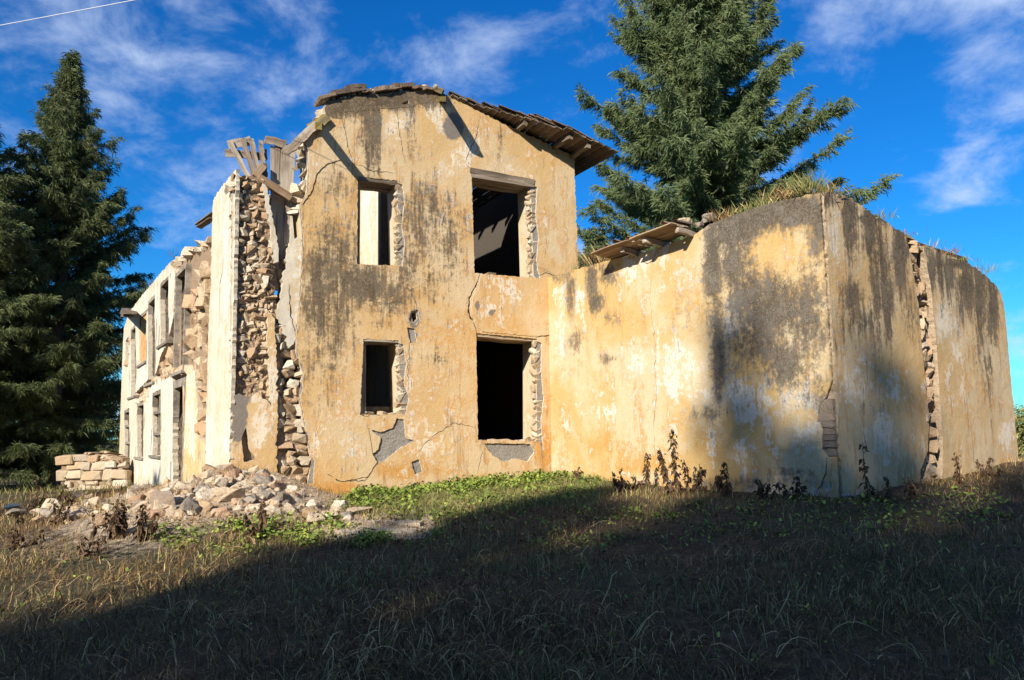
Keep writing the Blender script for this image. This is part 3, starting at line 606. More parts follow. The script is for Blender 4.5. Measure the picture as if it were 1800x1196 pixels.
gq = Geo(); gq.wbox(GABLE, uR-.45, uR-.3, -.6, zb_-.06, -5.0, -TH-.01); gq.make('flank_shade_layer', SHADED, house); gq = Geo(); gq.wbox(GABLE, uR-.299, uR, -.6, zb_-.06, -5.0, -TH-.01); gq.make('flank_wall', OCHRE, house)  # dark inner layer added to carry the room shade as colour
gq = Geo(); gq.wbox(GABLE, u0+.4, uR, -.6, .25, -5.4, -TH-.02); gq.make('floor', MORTAR, house)

# ---- roof of the right half
roof_r = empty('roof', GABLE.p1(900, 225, -1)); roof_r.parent = house; roof_r.location = Vector(WL[roof_r.name]-WL[house.name])
r0 = GABLE.uv(777, 158); r1 = GABLE.uv(1012, 272); sl_ = (r1[1]-r0[1])/(r1[0]-r0[0]); runs = r1[0]-r0[0]
def RP(s, d, h=0): return GABLE.P(r0[0]+s, r0[1]+sl_*s+h, d)
nrm = np.cross(RP(1, 0)-RP(0, 0), RP(0, -1)-RP(0, 0)); nrm /= np.linalg.norm(nrm)
if nrm[2] < 0: nrm = -nrm
over = lambda s: max(.02, min(.92, (s-.6)*.43))
s = .05; k = 0
while s < runs+.45:
    wd = random.uniform(.15, .21)
    fr = over(s)+random.uniform(-.05, .05)
    if s > .3 or k % 2: board('roof_board', RP(s+wd/2, fr, .0), RP(s+wd/2, -5.6, .0), wd-.012, .03, nrm, WOODD, roof_r, warp=.004)
    s += wd; k += 1
for d in (-.85, -1.7, -2.6, -3.5, -4.4, -5.3):
    s0 = 1.7 if d > 0 else .0
    board('rafter', RP(s0, d, -.085), RP(runs+random.uniform(.40, .60), d, -.085), .09, .11, nrm, WOODD, roof_r, warp=.006)
for sv in (1.9, 2.9, 3.4):
    board('purlin', RP(sv, over(sv)-.12, -.09), RP(sv, -.9, -.09), .10, .12, nrm, WOODD, roof_r)
def tile_mesh(seed):
    r = np.random.default_rng(seed); n = 7; V = []; L_, W_ = .46, .20
    a = np.linspace(-1.15, 1.15, n)
    for rad, in ((1.0,), (.84,)):
        for x in (0, L_):
            taper = 1-.12*(x/L_)
            for t in a: V.append((x+r.normal()*.006, math.sin(t)*W_/2*rad*taper, (math.cos(t)-.4)*W_/2*rad*taper+r.normal()*.002))
    Fq = []; m = 2*n
    for i in range(n-1):
        Fq.append([i, i+n, i+n+1, i+1]); Fq.append([m+i, m+i+1, m+i+n+1, m+i+n])
        Fq.append([i, i+1, m+i+1, m+i]); Fq.append([n+i, m+n+i, m+n+i+1, n+i+1])
    for e in (0, n-1): Fq.append([e, m+e, m+n+e, n+e] if e == 0 else [e, n+e, m+n+e, m+e])
    return mesh('roof_tile', V, np.array(Fq), TILE)
TM = [tile_mesh(i) for i in range(5)]
sdir = RP(1, 0)-RP(0, 0); sdir /= np.linalg.norm(sdir)
def place_tile(p, ax, up, parent, sc=1.0, jit=.12, name='roof_tile'):
    ax = np.array(ax, float)/np.linalg.norm(ax); up = np.array(up, float); ey = np.cross(up, ax); ey /= np.linalg.norm(ey); ez = np.cross(ax, ey)
    rot = Matrix(((ax[0], ey[0], ez[0]), (ax[1], ey[1], ez[1]), (ax[2], ey[2], ez[2])))
    rot = rot @ Matrix.Rotation(random.uniform(-jit, jit), 3, 'Z') @ Matrix.Rotation(random.uniform(-jit, jit)*.7, 3, 'Y') @ Matrix.Rotation(random.uniform(-jit, jit), 3, 'X')
    return inst(name, random.choice(TM), parent, p, rot, (sc, sc*random.uniform(.95, 1.1), sc))
s = .25
while s < runs+.2:
    for j in range(9):
        d = over(s+.2)-.1-.21*j-random.uniform(0, .03)
        if random.random() < (.88 if j else .93): place_tile(RP(s+random.uniform(-.05, .05), d, .05+random.uniform(0, .02)), sdir, nrm, roof_r, 1.0, .10)
    s += .36
for s_, hh in ((.55, .10), (.7, .13), (1.2, .10), (1.75, .11), (2.0, .12), (2.55, .10), (2.1, .16), (2.3, .13), (1.0, .12)):  # slipped and heaped tiles
    place_tile(RP(s_, over(s_)-.16, hh), sdir+np.array([0, 0, random.uniform(-.1, .15)]), nrm, roof_r, 1.0, .22)
# ridge: dark slabs over the rubble band
def slab(px0, px1, y0, y1, th, dep, mat, parent, name='ridge_tile'):
    a = GABLE.p1(px0, y0, .02); b = GABLE.p1(px1, y1, .02); off = -GABLE.n*(dep/2-.1)
    a[:2] += off; b[:2] += off
    return board(name, a, b, dep, th, (0, 0, 1), mat, parent, warp=.008)
for px0, px1, y0, y1, th in ((562, 590, 174, 168, .07), (580, 640, 166, 158, .10), (607, 640, 155, 153, .08), (636, 652, 163, 161, .06), (656, 700, 161, 154, .09), (690, 728, 153, 151, .08), (722, 748, 156, 155, .06), (740, 775, 158, 160, .05)):
    slab(px0, px1, y0, y1, th, .5, TILE, roof_r)
# ridge purlin ends poking out to the right of the ridge, and the lichened purlin on the left slope
for dx, dy, h in ((0, 0, .17), (6, 12, .13)):
    a = GABLE.p1(772+dx, 165+dy, -1.2); b = GABLE.p1(772+dx, 165+dy, .85)
    board('ridge_purlin', a+np.array([0, 0, h*.4]), b+np.array([0, 0, h*.4]), .17, .10, (0, 0, 1) if dx else (.4, 0, 1), WOODL, roof_r)
board('purlin', GABLE.p1(560, 222, -.7), GABLE.p1(560, 222, .80), .13, .13, (0, 0, 1), WOODL, roof_r)
for (x0, y0), (x1, y1), wd, m in (((576, 206), (548, 226), .2, WOODL), ((556, 219), (528, 246), .17, WOODG), ((536, 238), (500, 268), .16, WOODG)):
    board('barge_board', GABLE.p1(x0, y0, .09), GABLE.p1(x1, y1, .07), wd, .06, (*GABLE.n, .3), m, roof_r)
board('barge_board', GABLE.p1(540, 262, -.2), GABLE.p1(519, 300, -.25), .10, .05, (*GABLE.n, 0), WOODG, roof_r)
# splintered boards and beams in the collapsed corner
wreck = empty('collapsed_timbers', GABLE.p1(486, 505, -.35), 'splintered grey boards and beams standing above the broken corner', 'timber')
def gb(p0, p1, d0, d1, wd, th=.025, m=WOODG, name='board'): return board(name, GABLE.p1(*p0, d0), GABLE.p1(*p1, d1), wd, th, (*GABLE.n, 0), m, wreck, warp=.006)
for p0, p1, wd in (((479, 505), (480, 258), .10), ((484, 512), (487, 248), .115), ((489, 502), (495, 252), .10), ((494, 492), (505, 254), .12), ((503, 430), (514, 258), .11)): gb(p0, p1, -.30, -.38, wd)
gb((466, 246), (504, 254), -.33, -.33, .17); gb((453, 313), (514, 350), -.1, -.12, .15, .13, WOODB, 'beam'); gb((470, 352), (533, 382), -.5, -.45, .13, .12, WOODD, 'beam')
gb((448, 312), (464, 290), -.2, -.2, .14, .12, WOODB, 'beam'); gb((464, 290), (466, 318), -.25, -.25, .10, .1, WOODD, 'beam')
for p0, p1, wd in (((437, 312), (405, 250), .095), ((447, 312), (427, 245), .09), ((456, 312), (441, 244), .10), ((465, 312), (457, 248), .085)): gb(p0, p1, -.30, -.45, wd)
gb((400, 255), (442, 247), -.50, -.50, .18); gb((396, 269), (468, 276), -.53, -.53, .16); gb((466, 262), (468, 282), -.55, -.55, .06)
gb((500, 560), (492, 470), -.28, -.28, .13)

# ================================================================== LOW WING
wing = empty('low_wing', WING.P(4, ground(*WING.P(4, 0)[:2]), -1), 'low windowless wing with stained cream plaster and a cracked corner', 'outbuilding')
w_out = WING.poly([(967, 489), (1008, 476), (1050, 464), (1084, 455), (1120, 447), (1160, 436), (1222, 414), (1251, 394), (1300, 376), (1348, 360), (1400, 348), (1442, 340), (1483, 905), (974, 870)])
LW = WING.uv(1470, 760)[0]
w_out[-3, 0] = LW; w_out[-2] = (LW, -.6); w_out[-1] = (.0, -.6); w_out[0, 0] = 0
whole = WING.poly([(1469, 650), (1463, 672), (1453, 700), (1442, 712), (1440, 735), (1448, 748), (1447, 790), (1458, 803), (1490, 806), (1490, 650)])
wcr = [crack(WING, p, wd) for p, wd in (([(1128, 455), (1136, 463), (1148, 460), (1160, 440)], .022), ([(1150, 455), (1146, 500), (1145, 520), (1153, 600), (1156, 690), (1151, 760), (1158, 850)], .017),
       ([(1456, 804), (1454, 826), (1446, 855), (1432, 876)], .02))]
WT = .6
w_core = w_out.copy(); w_core[w_core[:, 0] > LW-.26, 0] = LW-.26
wcore = panel('wing_side_wall', WING, w_core, [], -.001, -WT, [GREYC, GREYC], wing, step=.35, rag=0, relief=0, closeback=True, cut=.15)
wst = stain(
    dark=[(985, 487, 25, 14, .5), (1003, 515, 9, 45, .6), (1040, 490, 10, 45, .75), (1046, 530, 14, 18, .8), (1068, 480, 16, 22, .65), (1010, 600, 14, 22, .5), (1075, 560, 16, 12, .45), (1072, 632, 16, 10, .5),
          (1252, 460, 15, 90, .85), (1262, 600, 14, 120, .7), (1236, 420, 10, 20, .4), (1290, 400, 40, 40, .95), (1345, 385, 50, 32, 1.0), (1400, 370, 60, 26, 1.0), (1440, 400, 26, 80, .6), (1310, 520, 40, 70, .62), (1360, 540, 60, 60, .78), (1420, 560, 45, 90, .62), (1340, 600, 60, 60, .62), (1380, 640, 40, 50, .7), (1300, 640, 50, 50, .4),
          (1250, 725, 40, 16, .5), (1400, 690, 50, 40, .35), (1200, 560, 40, 80, .22), (1290, 460, 30, 60, .7), (1440, 690, 14, 40, .5), (1380, 440, 30, 26, -.6), (1360, 420, 20, 20, -.5), (1330, 850, 120, 12, .5), (1390, 830, 50, 10, .5)],
    pale=[(1020, 530, 12, 40, .6), (985, 560, 15, 90, .5), (1130, 470, 40, 30, .5), (1190, 640, 60, 60, .55), (1240, 690, 40, 40, .5), (1120, 640, 30, 30, .5), (1320, 700, 70, 50, .65), (1280, 560, 30, 50, .5), (1160, 480, 60, 40, .4), (1420, 760, 40, 40, .5), (1390, 700, 60, 30, .5), (1300, 790, 60, 40, .3), (1050, 720, 40, 30, .3), (1370, 860, 80, 20, .4)],
    deep=[(1030, 640, 40, 40, .45), (1060, 780, 60, 50, .6), (1130, 820, 70, 30, .8), (1000, 750, 30, 70, .3), (1200, 800, 50, 40, .5), (1260, 790, 50, 30, .45), (1380, 420, 50, 30, .4), (1420, 840, 50, 20, .5), (1090, 720, 40, 30, .3)], kd=1.2)
panel('plaster', WING, w_out, wcr+[whole], .03, .001, [CREAM, CREAM], wcore, step=.06, rag=.006, relief=.012, attrs=wst, cut=.05)
gq = Geo(); qn = [WING.P(LW-.262, 0, -.0)[:2], ENDW.P(0, 0, 0)[:2]-(WING.n+ENDW.n)*.004, ENDW.P(.262, 0, -.05)[:2], WING.P(LW-.262, 0, -.5)[:2]]
qn[1] = WING.P(LW-.05, 0, -.055)[:2]
gq.box8([(*p, -.6) for p in qn]+[(*p, WING.uv(1440, 345)[1]-.02) for p in qn]); gq.make('corner_core', GREYC, wing)
# exposed bricks at the damaged corner
for k, (x0, x1, y0, y1) in enumerate(((1441, 1474, 703, 727), (1440, 1474, 729, 739), (1447, 1474, 741, 751), (1449, 1474, 753, 763), (1449, 1475, 765, 774), (1450, 1475, 776, 786), (1458, 1475, 789, 801))):
    a = WING.uv(x0, y0); b = WING.uv(x1, y1); ub_ = min(b[0], LW-.012); c = WING.P((a[0]+ub_)/2, (a[1]+b[1])/2, -.075+.012*(k % 3))
    inst('brick', mesh('brick', *brick_block(300+k), GREYST if k == 0 else BRICK), wcore, c, WING.basis() @ Matrix.Rotation(random.uniform(-.03, .03), 3, 'Y'), ((ub_-a[0])*1.04, .2, (a[1]-b[1])*1.08))
E = ENDW
e_out = E.poly([(1444, 338), (1485, 345), (1510, 362), (1535, 379), (1576, 404), (1600, 418), (1621, 431), (1650, 444), (1681, 456), (1710, 470), (1731, 486), (1748, 502), (1757, 516), (1763, 545), (1767, 590), (1787, 805)])
LE = E.uv(1786, 790)[0]
e_out[0, 0] = .03; e_out = np.concatenate([e_out, [[LE, -.6], [.03, -.6]]])
est = stain(dark=[(1455, 352, 12, 20, .8), (1495, 375, 12, 40, .95), (1500, 420, 10, 40, .7), (1530, 400, 14, 60, .9), (1545, 470, 18, 110, .8), (1560, 540, 16, 60, .75), (1580, 440, 14, 80, .85), (1600, 560, 12, 60, .5), (1500, 520, 24, 30, .7), (1520, 560, 40, 30, .6), (1640, 470, 12, 40, .9), (1665, 480, 16, 40, .8), (1700, 500, 20, 50, .8), (1725, 520, 14, 80, .8), (1745, 540, 10, 70, .85), (1735, 640, 10, 60, .5),
                  (1560, 720, 40, 12, .4), (1620, 440, 60, 12, .7), (1690, 465, 50, 10, .9), (1540, 385, 40, 10, .9)],
            pale=[(1465, 410, 14, 50, .5), (1550, 750, 30, 60, .6), (1570, 700, 20, 30, .5), (1660, 560, 20, 70, .5), (1565, 420, 8, 60, .5), (1680, 640, 20, 60, .4), (1500, 680, 30, 60, .4), (1770, 760, 14, 30, .6)],
            deep=[(1520, 480, 30, 40, .4), (1700, 650, 30, 80, .5), (1590, 620, 16, 80, .4), (1520, 640, 40, 50, .3), (1740, 720, 20, 60, .4), (1570, 830, 40, 20, .4)], kd=1.1)
strip_l = [(1591, 418), (1601, 471), (1611, 536), (1618, 621), (1626, 701), (1631, 737), (1628, 792), (1614, 827), (1612, 880)]
strip_r = [(1653, 880), (1655, 792), (1652, 737), (1648, 676), (1645, 626), (1638, 551), (1633, 501), (1621, 432), (1612, 424)]
strip = E.poly(strip_l+strip_r)
e_core = e_out.copy(); e_core[e_core[:, 0] < .26, 0] = .26
ecore = panel('wing_end_wall', E, e_core, [], -.12, -WT, [MORTAR, GREYC], wing, step=.2, rag=.0, relief=.03, closeback=True, cut=.15)
panel('plaster', E, e_out, [strip], .03, -.125, [OCHRE, MORTAR], ecore, step=.07, rag=.012, relief=.02, attrs=est, cut=.06)
rubble(E, strip_l+strip_r, ecore, (.12, .30), (.10, .22), -.03, .10, WST, depth=.3, seed=110, limit=130)
# roof of the wing: an earth deck, closed behind by plain walls
zt = lambda px, py, w: w.uv(px, py)[1]
c0 = WING.P(0, 0, -WT)[:2]; c1 = WING.P(LW, 0, -WT)[:2]+E.n*-.5; c2 = E.P(LE, 0, -WT)[:2]; c3 = c2+(c0-c1)*.9
ztop = WING.uv(1300, 376)[1]
gq = Geo(); pl = [c0, c1, c2, c3]
gq.box8([(*p, ztop-.55) for p in pl]+[(*p, ztop-.16) for p in pl]); gq.make('earth_roof', SOIL, wing)
gq = Geo(); bk = [c3, c2, c2+(c3-c2)*0+np.array([.1, .5]), c3+np.array([.1, .5])]
gq.box8([(*p, -.6) for p in bk]+[(*p, ztop-.2) for p in bk]); gq.make('back_wall', MORTAR, wing)
# remnant of the wing's eave: rafter stubs, boards, a few tiles and stones
er = empty('eave_remnant', WING.p1(1160, 430, -.1)); er.parent = wing; er.location = Vector(WL[er.name]-WL[wing.name])
def wp(px, py, d): return WING.p1(px, py, d)
def wt(t, d, h=0.): p = WING.p1(1084+138*t, 460-48*t, 0); p[:2] += WING.n*d; p[2] += h+d*.10; return p
for t, L_ in ((.27, .40), (.60, .46), (.98, .42)): board('rafter_stub', wt(t, -.5, .01), wt(t, L_, .01), .11, .09, (*WING.a, 0), WOODG, er, taper=.8)
for k, d0 in enumerate((.50, .34, .18, .02)):
    for t0, t1 in ((-.05, .42+.05*math.sin(k*2)), (.44+.05*math.sin(k*2), 1.0-.04*(k % 2))): board('eave_board', wt(t0, d0, .085), wt(t1, d0, .085), .155, .022, (*(WING.n*-.1), 1), WOODB, er, warp=.005)
for k in range(9):
    t = k/8; place_tile(wt(t, .05+random.uniform(-.05, .1), .14), (*WING.n, .1), (0, 0, 1), er, .95, .10)
for px_, py_, sx, m in ((1200, 394, .42, HP[0]), (1245, 385, .34, HG[1]), (1228, 396, .2, HG[2]), (1134, 412, .16, HP[2])):
    p = wp(px_, py_, -.15); inst('roof_stone', m, er, p, Matrix.Rotation(px_, 3, 'Z'), (sx, sx*.8, sx*.6))

# ================================================================== LOW STONE WALL at the far left
p0 = at_depth(104, 862, 27.0); LOWW = Wall(p0, (1, .03))
if (EYE[:2]-LOWW.o) @ LOWW.n < 0: LOWW.n = -LOWW.n
lw = empty('low_stone_wall', (p0[0]+1, p0[1], ground(p0[0]+1, p0[1])), 'low broken wall of pale field stones below the dark conifer', 'wall')
lpoly = [(106, 808), (125, 802), (165, 798), (200, 802), (212, 806), (214, 900), (104, 900)]
core = panel('core', LOWW, LOWW.poly(lpoly), [], -.14, -.7, [MORTAR, MORTAR], lw, step=.2, rag=.03, relief=.03, closeback=True, cut=.15)
rubble(LOWW, [(104, 806), (125, 804), (165, 800), (212, 806), (214, 880), (103, 880)], lw, (.24, .52), (.17, .34), -.06, .08, WBLK+WPALE[:3], depth=.4, seed=120, limit=80, rk=.5, fill=1.1)
rubble(LOWW, [(104, 809), (125, 800), (165, 795), (200, 799), (214, 804), (214, 812), (104, 814)], lw, (.2, .45), (.09, .14), -.10, .08, WST, depth=.6, seed=121, limit=24, rk=.8, fill=1.1)

# ================================================================== RUBBLE HEAP
rocks = [  # px, py, w, h (pixels), set, label
    (338, 811, 38, 32, HR, 'reddish brown boulder resting against the door post at the top of the heap'), (274, 842, 32, 34, HR, 'upright tan boulder at the left of the heap against the white wall'),
    (294, 848, 18, 22, HR, 'small tan stone wedged beside the upright tan boulder'), (318, 837, 44, 24, HP, 'pale flat-topped boulder below the reddish boulder'),
    (347, 829, 18, 20, HP, 'small pale stone just below the reddish boulder'), (372, 829, 44, 30, HR, 'broad tan boulder near the top centre of the heap'), (403, 810, 32, 24, HR, 'tan stone perched alone on top of the heap under the grey plaster'),
    (318, 853, 32, 18, HP, 'pale stone under the flat-topped boulder'), (383, 852, 38, 24, HP, 'pale boulder in the middle of the heap'), (285, 884, 46, 42, HG, 'large grey curved boulder at the front of the heap'),
    (326, 891, 44, 36, HG, 'large round grey boulder at the front of the heap'), (248, 893, 32, 22, HP, 'whitish angular stone left of the grey curved boulder'), (290, 902, 32, 22, HR, 'pinkish stone in front of the grey curved boulder'),
    (394, 874, 56, 32, HR, 'widest tan boulder in the middle front of the heap'), (493, 877, 38, 28, HG, 'grey brown boulder at the foot of the broken corner'), (516, 893, 34, 26, HP, 'pinkish pale boulder at the right end of the heap'),
    (541, 901, 30, 22, HR, 'tan boulder at the far right end of the heap by the gable'), (449, 899, 32, 20, HP, 'white flat stone at the front right of the heap'), (166, 886, 38, 26, HR, 'pink stone left of the heap below the low wall'),
    (128, 905, 48, 26, HR, 'broad tan stone among dry weeds at the far left'), (82, 896, 32, 32, HP, 'pale orange stone at the far left edge of the stones'), (238, 879, 26, 22, HR, 'brown stone behind the whitish angular stone'),
    (188, 894, 28, 18, HP, 'pale stone between the pink stone and the heap'), (177, 914, 38, 22, HR, 'low tan stone in front of the pink stone'), (20, 893, 26, 16, HP, 'pale stone lying at the left picture edge'), (30, 905, 40, 18, HG, 'grey flat stone at the left picture edge'),
    (612, 912, 22, 14, HP, 'small pale stone lying on the flat paving fragment'), (1496, 872, 22, 12, HG, 'grey stone at the foot of the wing end wall')]
for k, (px, py, w_, h_, ms, lab) in enumerate(rocks):
    p = on_ground(px, py+h_*.36); dist = np.linalg.norm(p-EYE); w3 = w_*dist/FPX; h3 = h_*dist/FPX
    o = inst('rubble_rock', ms[k % len(ms)], None, p+np.array([0, w3*.2, h3*.24]), Matrix.Rotation(k*1.7, 3, 'Z') @ Matrix.Rotation(.3*math.sin(k*3), 3, 'X'), (w3*1.08, w3*.9, h3*1.0))
    tag(o, lab, 'rock', 'loose stones around the broken corner')
r = random.Random(5); n = 0
zones = [('strewn over the main debris heap by the white wall', [(232, 862), (330, 822), (410, 815), (470, 840), (520, 880), (560, 905), (420, 912), (300, 915), (230, 905)], 190), ('lying on the debris right under the broken corner', [(400, 820), (470, 838), (520, 868), (545, 886), (500, 896), (430, 880), (390, 850)], 60), ('among dry weeds below the low wall', [(60, 880), (230, 870), (240, 912), (150, 925), (50, 915)], 34), ('beside the paving fragments before the gable', [(545, 888), (640, 892), (620, 925), (540, 925)], 16)]
for zn, zp, cnt in zones:
    zp = np.array(zp, float); k = 0
    while k < cnt:
        q = np.array([[r.uniform(zp[:, 0].min(), zp[:, 0].max()), r.uniform(zp[:, 1].min(), zp[:, 1].max())]])
        if not pip(q, zp)[0]: continue
        p = on_ground(*q[0]); sz = r.choice((.08, .1, .12, .15, .19, .25, .32))*r.uniform(.8, 1.2); ms = r.choice((HR, HR, HP, HP, HG))
        o = inst('rubble_rock', r.choice(ms), None, p+np.array([0, 0, sz*.12]), Matrix.Rotation(r.uniform(0, 6.3), 3, 'Z') @ Matrix.Rotation(r.uniform(-.5, .5), 3, 'X'), (sz*r.uniform(1, 1.4), sz, sz*r.uniform(.6, .95)))
        hue = 'tan' if ms is HR else 'pale' if ms is HP else 'grey brown'; big_ = 'small' if sz > .19 else 'fist-sized'
        tag(o, f'{big_} {hue} stone {zn}', 'rock', f'{hue} stones {zn}')
        n += 1; k += 1
# flat paving fragments in front of the gable
def flat_slab(pts, lab, th=.05):
    P = np.array([on_ground(*p) for p in pts]); zt_ = P[:, 2].mean()+.035; n_ = len(P)
    V = np.concatenate([np.c_[P[:, :2], np.full(n_, zt_-th)], np.c_[P[:, :2], np.full(n_, zt_-.01)], np.c_[P[:, :2].mean(0)+(P[:, :2]-P[:, :2].mean(0))*.96, np.full(n_, zt_)+rng.normal(size=n_)*.006]])
    c_ = np.array([[*P[:, :2].mean(0), zt_+.004]]); V = np.concatenate([V, c_]); Fq = []
    q = [[i, (i+1) % n_, n_+(i+1) % n_, n_+i] for i in range(n_)]+[[n_+i, n_+(i+1) % n_, 2*n_+(i+1) % n_, 2*n_+i] for i in range(n_)]
    t = [[2*n_+i, 2*n_+(i+1) % n_, 3*n_] for i in range(n_)]
    nr = np.cross(V[q[0][1]]-V[q[0][0]], V[q[0][2]]-V[q[0][0]]); out_ = V[q[0][0]]-c_[0]
    if nr[:2] @ out_[:2] < 0: q = [a[::-1] for a in q]; t = [a[::-1] for a in t]
    tag(mk('paving_fragment', V, [np.array(q), np.array(t)], PALEST), lab, 'paving', 'pale paving fragments before the gable')
flat_slab([(585, 935), (600, 928), (660, 922), (690, 927), (735, 930), (728, 940), (690, 945), (640, 946), (600, 944)], 'largest pale paving fragment lying in the grass before the gable')
flat_slab([(590, 922), (625, 917), (670, 918), (660, 921), (618, 924)], 'narrow pale paving fragment behind the largest one')
flat_slab([(690, 922), (720, 917), (745, 920), (738, 926), (705, 926)], 'small pale paving fragment at the right, nearest the grass')
# small chips: nobody could count them
def chips(n):
    V, Fq = [], []
    for k in range(n):
        if k < n*.75: q = (r.gauss(390, 95), r.uniform(835, 925))
        else: q = (r.uniform(540, 760), r.uniform(900, 950))
        p = on_ground(*q) if True else None; v = np.array([(1, 1, 1), (-1, -1, 1), (-1, 1, -1), (1, -1, -1), (0, 0, 1.3)])*r.uniform(.008, .035)*(1+np.array([[r.uniform(-.4, .4)]*3 for _ in range(5)])); v[:, 2] *= .7
        b = len(V)*5; V.append(v+p+np.array([0, 0, .01])); Fq += [[b, b+1, b+2], [b, b+2, b+3], [b, b+3, b+1], [b+1, b+3, b+2], [b, b+4, b+1]]
    return np.concatenate(V), np.array(Fq)
tag(mk('stone_chips', *chips(2200), HEAP), 'small pale stone chips spilled around the heap', 'rubble', kind='stuff')

# ================================================================== VEGETATION
def foliage(name, c1, c2, c3):
    M = Mat(name, .75); n = M.noise(.8, 3); n2 = M.noise(6, 3); t = M.attr('tone')
    tr = M.nt.nodes.new('ShaderNodeBsdfTranslucent'); ms = M.nt.nodes.new('ShaderNodeMixShader'); ms.inputs[0].default_value = .3
    c = M.mix(M.rng(n, .35, .65), c1, c2); c = M.mix(M.rng(M.math('ADD', M.math('MULTIPLY', t, .6), M.math('MULTIPLY', n2, .4)), .45, .8), c, c3)
    M.lk(c, tr.inputs[0]); M.nt.links.new(M.b.outputs[0], ms.inputs[1]); M.nt.links.new(tr.outputs[0], ms.inputs[2]); M.nt.links.new(ms.outputs[0], M.out.inputs[0])
    return M.col(c)
def stalk(name, c1, c2, c3):
    M = Mat(name, .8); t = M.attr('tone'); n = M.noise(1.3, 3)
    c = M.mix(M.rng(t, .1, .6), c1, c2); c = M.mix(M.rng(t, .72, .95), c, c3); c = M.mix(M.rng(n, .4, .7, 0, .5), c, c1)
    return M.col(c)
CYP = foliage('cypress_foliage', (.105, .145, .055), (.155, .200, .080), (.230, .265, .125))
CYPD = foliage('dark_cypress_foliage', (.070, .094, .034), (.112, .138, .050), (.185, .198, .084))
BARK = rock('bark', [(.16, .11, .08), (.11, .08, .06), (.2, .15, .11), (.14, .1, .07)], (.05, .04, .03), 1.0, 2)
DRY = stalk('dry_straw', (.10, .054, .020), (.25, .150, .056), (.58, .42, .19))
BROWN = stalk('dead_brown_leaves', (.055, .032, .018), (.11, .064, .034), (.20, .125, .065))
GREEN = stalk('green_leaves', (.10, .15, .025), (.19, .25, .04), (.36, .38, .07))
GRASSY = stalk('half_dry_grass', (.09, .11, .03), (.20, .19, .06), (.40, .33, .15))

def sprays(P, D, L, Wd, r, droop=.25):
    """kite shaped leaves: base P, direction D, length L, width Wd; two triangles each"""
    n = len(P); D = D/np.linalg.norm(D, axis=1)[:, None]; q = r.normal(size=(n, 3)); s = np.cross(D, q); s /= np.linalg.norm(s, axis=1)[:, None]+1e-9
    mid = P+D*(L*.45)[:, None]; tip = P+D*L[:, None]; tip[:, 2] -= L*droop
    V = np.stack([P, mid+s*(Wd/2)[:, None], tip, mid-s*(Wd/2)[:, None]], 1).reshape(-1, 3); b = np.arange(n)*4
    T = np.concatenate([np.stack([b, b+1, b+2], 1), np.stack([b, b+2, b+3], 1)])
    return V, T, np.repeat(r.random(n), 4)
def conifer_meshes(seed, H, Rm, z0, prof, dens=1.0, rise=(4, 48), leaf=(.15, .32), width=(.035, .07), mat=CYP, hang=.35, lean=0., fine=44, irr=(.62, .8, .92, 1., 1.08, 1.22)):
    r = np.random.default_rng(seed); tr = Geo(); zz_ = np.linspace(0, H*.97, 9)
    path = np.stack([lean*zz_/H+r.normal(size=9)*.05, r.normal(size=9)*.05, zz_], 1); path[0, :2] = 0
    tr.tube(path, np.maximum(.02, .022*H*(1-zz_/H)**.8), 8)
    br = Geo(); P, D, L, TW = [], [], [], []; nl = int(H*11*dens); az = 0
    for i in range(nl):
        t = (i+r.random())/nl; t = t**.85; h = z0+(H-z0)*t; az += 2.4+r.normal()*.35
        ln = Rm*prof(t)*r.choice(irr)*r.uniform(.88, 1.1)+.15
        e = R(rise[0]+(rise[1]-rise[0])*t+r.normal()*9); k = 7; u = np.linspace(0, 1, k)
        a2 = az+u*r.normal()*.25; rad = u*ln*math.cos(e); zc = h+u*ln*math.sin(e)-.22*ln*u**2*(1-t)+.20*ln*u**3
        px_ = np.interp(h, zz_, path[:, 0])
        pts = np.stack([px_+np.cos(a2)*rad, np.sin(a2)*rad, zc], 1)
        br.tube(pts, np.linspace(.012*ln+.012, .006, k), 4)
        m = max(3, int(ln*9*dens+2)); ss = np.sort(r.uniform(.12, 1, m)); tgt = np.gradient(pts, axis=0)
        for s_ in ss:
            f = s_*(k-1); j = min(int(f), k-2); b = pts[j]+(pts[j+1]-pts[j])*(f-j); d = tgt[j]/np.linalg.norm(tgt[j])
            side = np.cross(d, (0, 0, 1)); side /= np.linalg.norm(side)+1e-9; sg = r.choice([-1, 1])
            tl = r.uniform(.3, .95)*min(1, .35+ln*.22)*(1.15-.55*s_)
            td = d*r.uniform(.4, 1)+side*sg*r.uniform(.3, 1.1)+np.array([0, 0, r.uniform(-.35, .5)]); td /= np.linalg.norm(td)
            q = max(6, int(tl*fine*dens)); w_ = r.random(q); pp = b+td*(w_*tl)[:, None]; pp[:, 2] -= (w_*tl)**2*hang; pp += r.normal(size=(q, 3))*.045
            dd = td*.7+r.normal(size=(q, 3))*.55+np.array([0, 0, -hang*r.uniform(0, 1.6)])
            P.append(pp); D.append(dd); L.append(r.uniform(*leaf, q)); TW.append(np.full(q, r.random()))
    P = np.concatenate(P); D = np.concatenate(D); L = np.concatenate(L)
    V, T, tone = sprays(P, D, L, r.uniform(*width, len(P)), r); tone = .45*tone+.55*np.repeat(np.concatenate(TW), 4)
    nb = np.concatenate(br.V)
    return (mesh('trunk', np.concatenate(tr.V), np.array(tr.F), BARK, smooth=True), mesh('branches', nb, np.array(br.F), BARK), mesh('crown', V, T, mat, attrs={'tone': tone}))
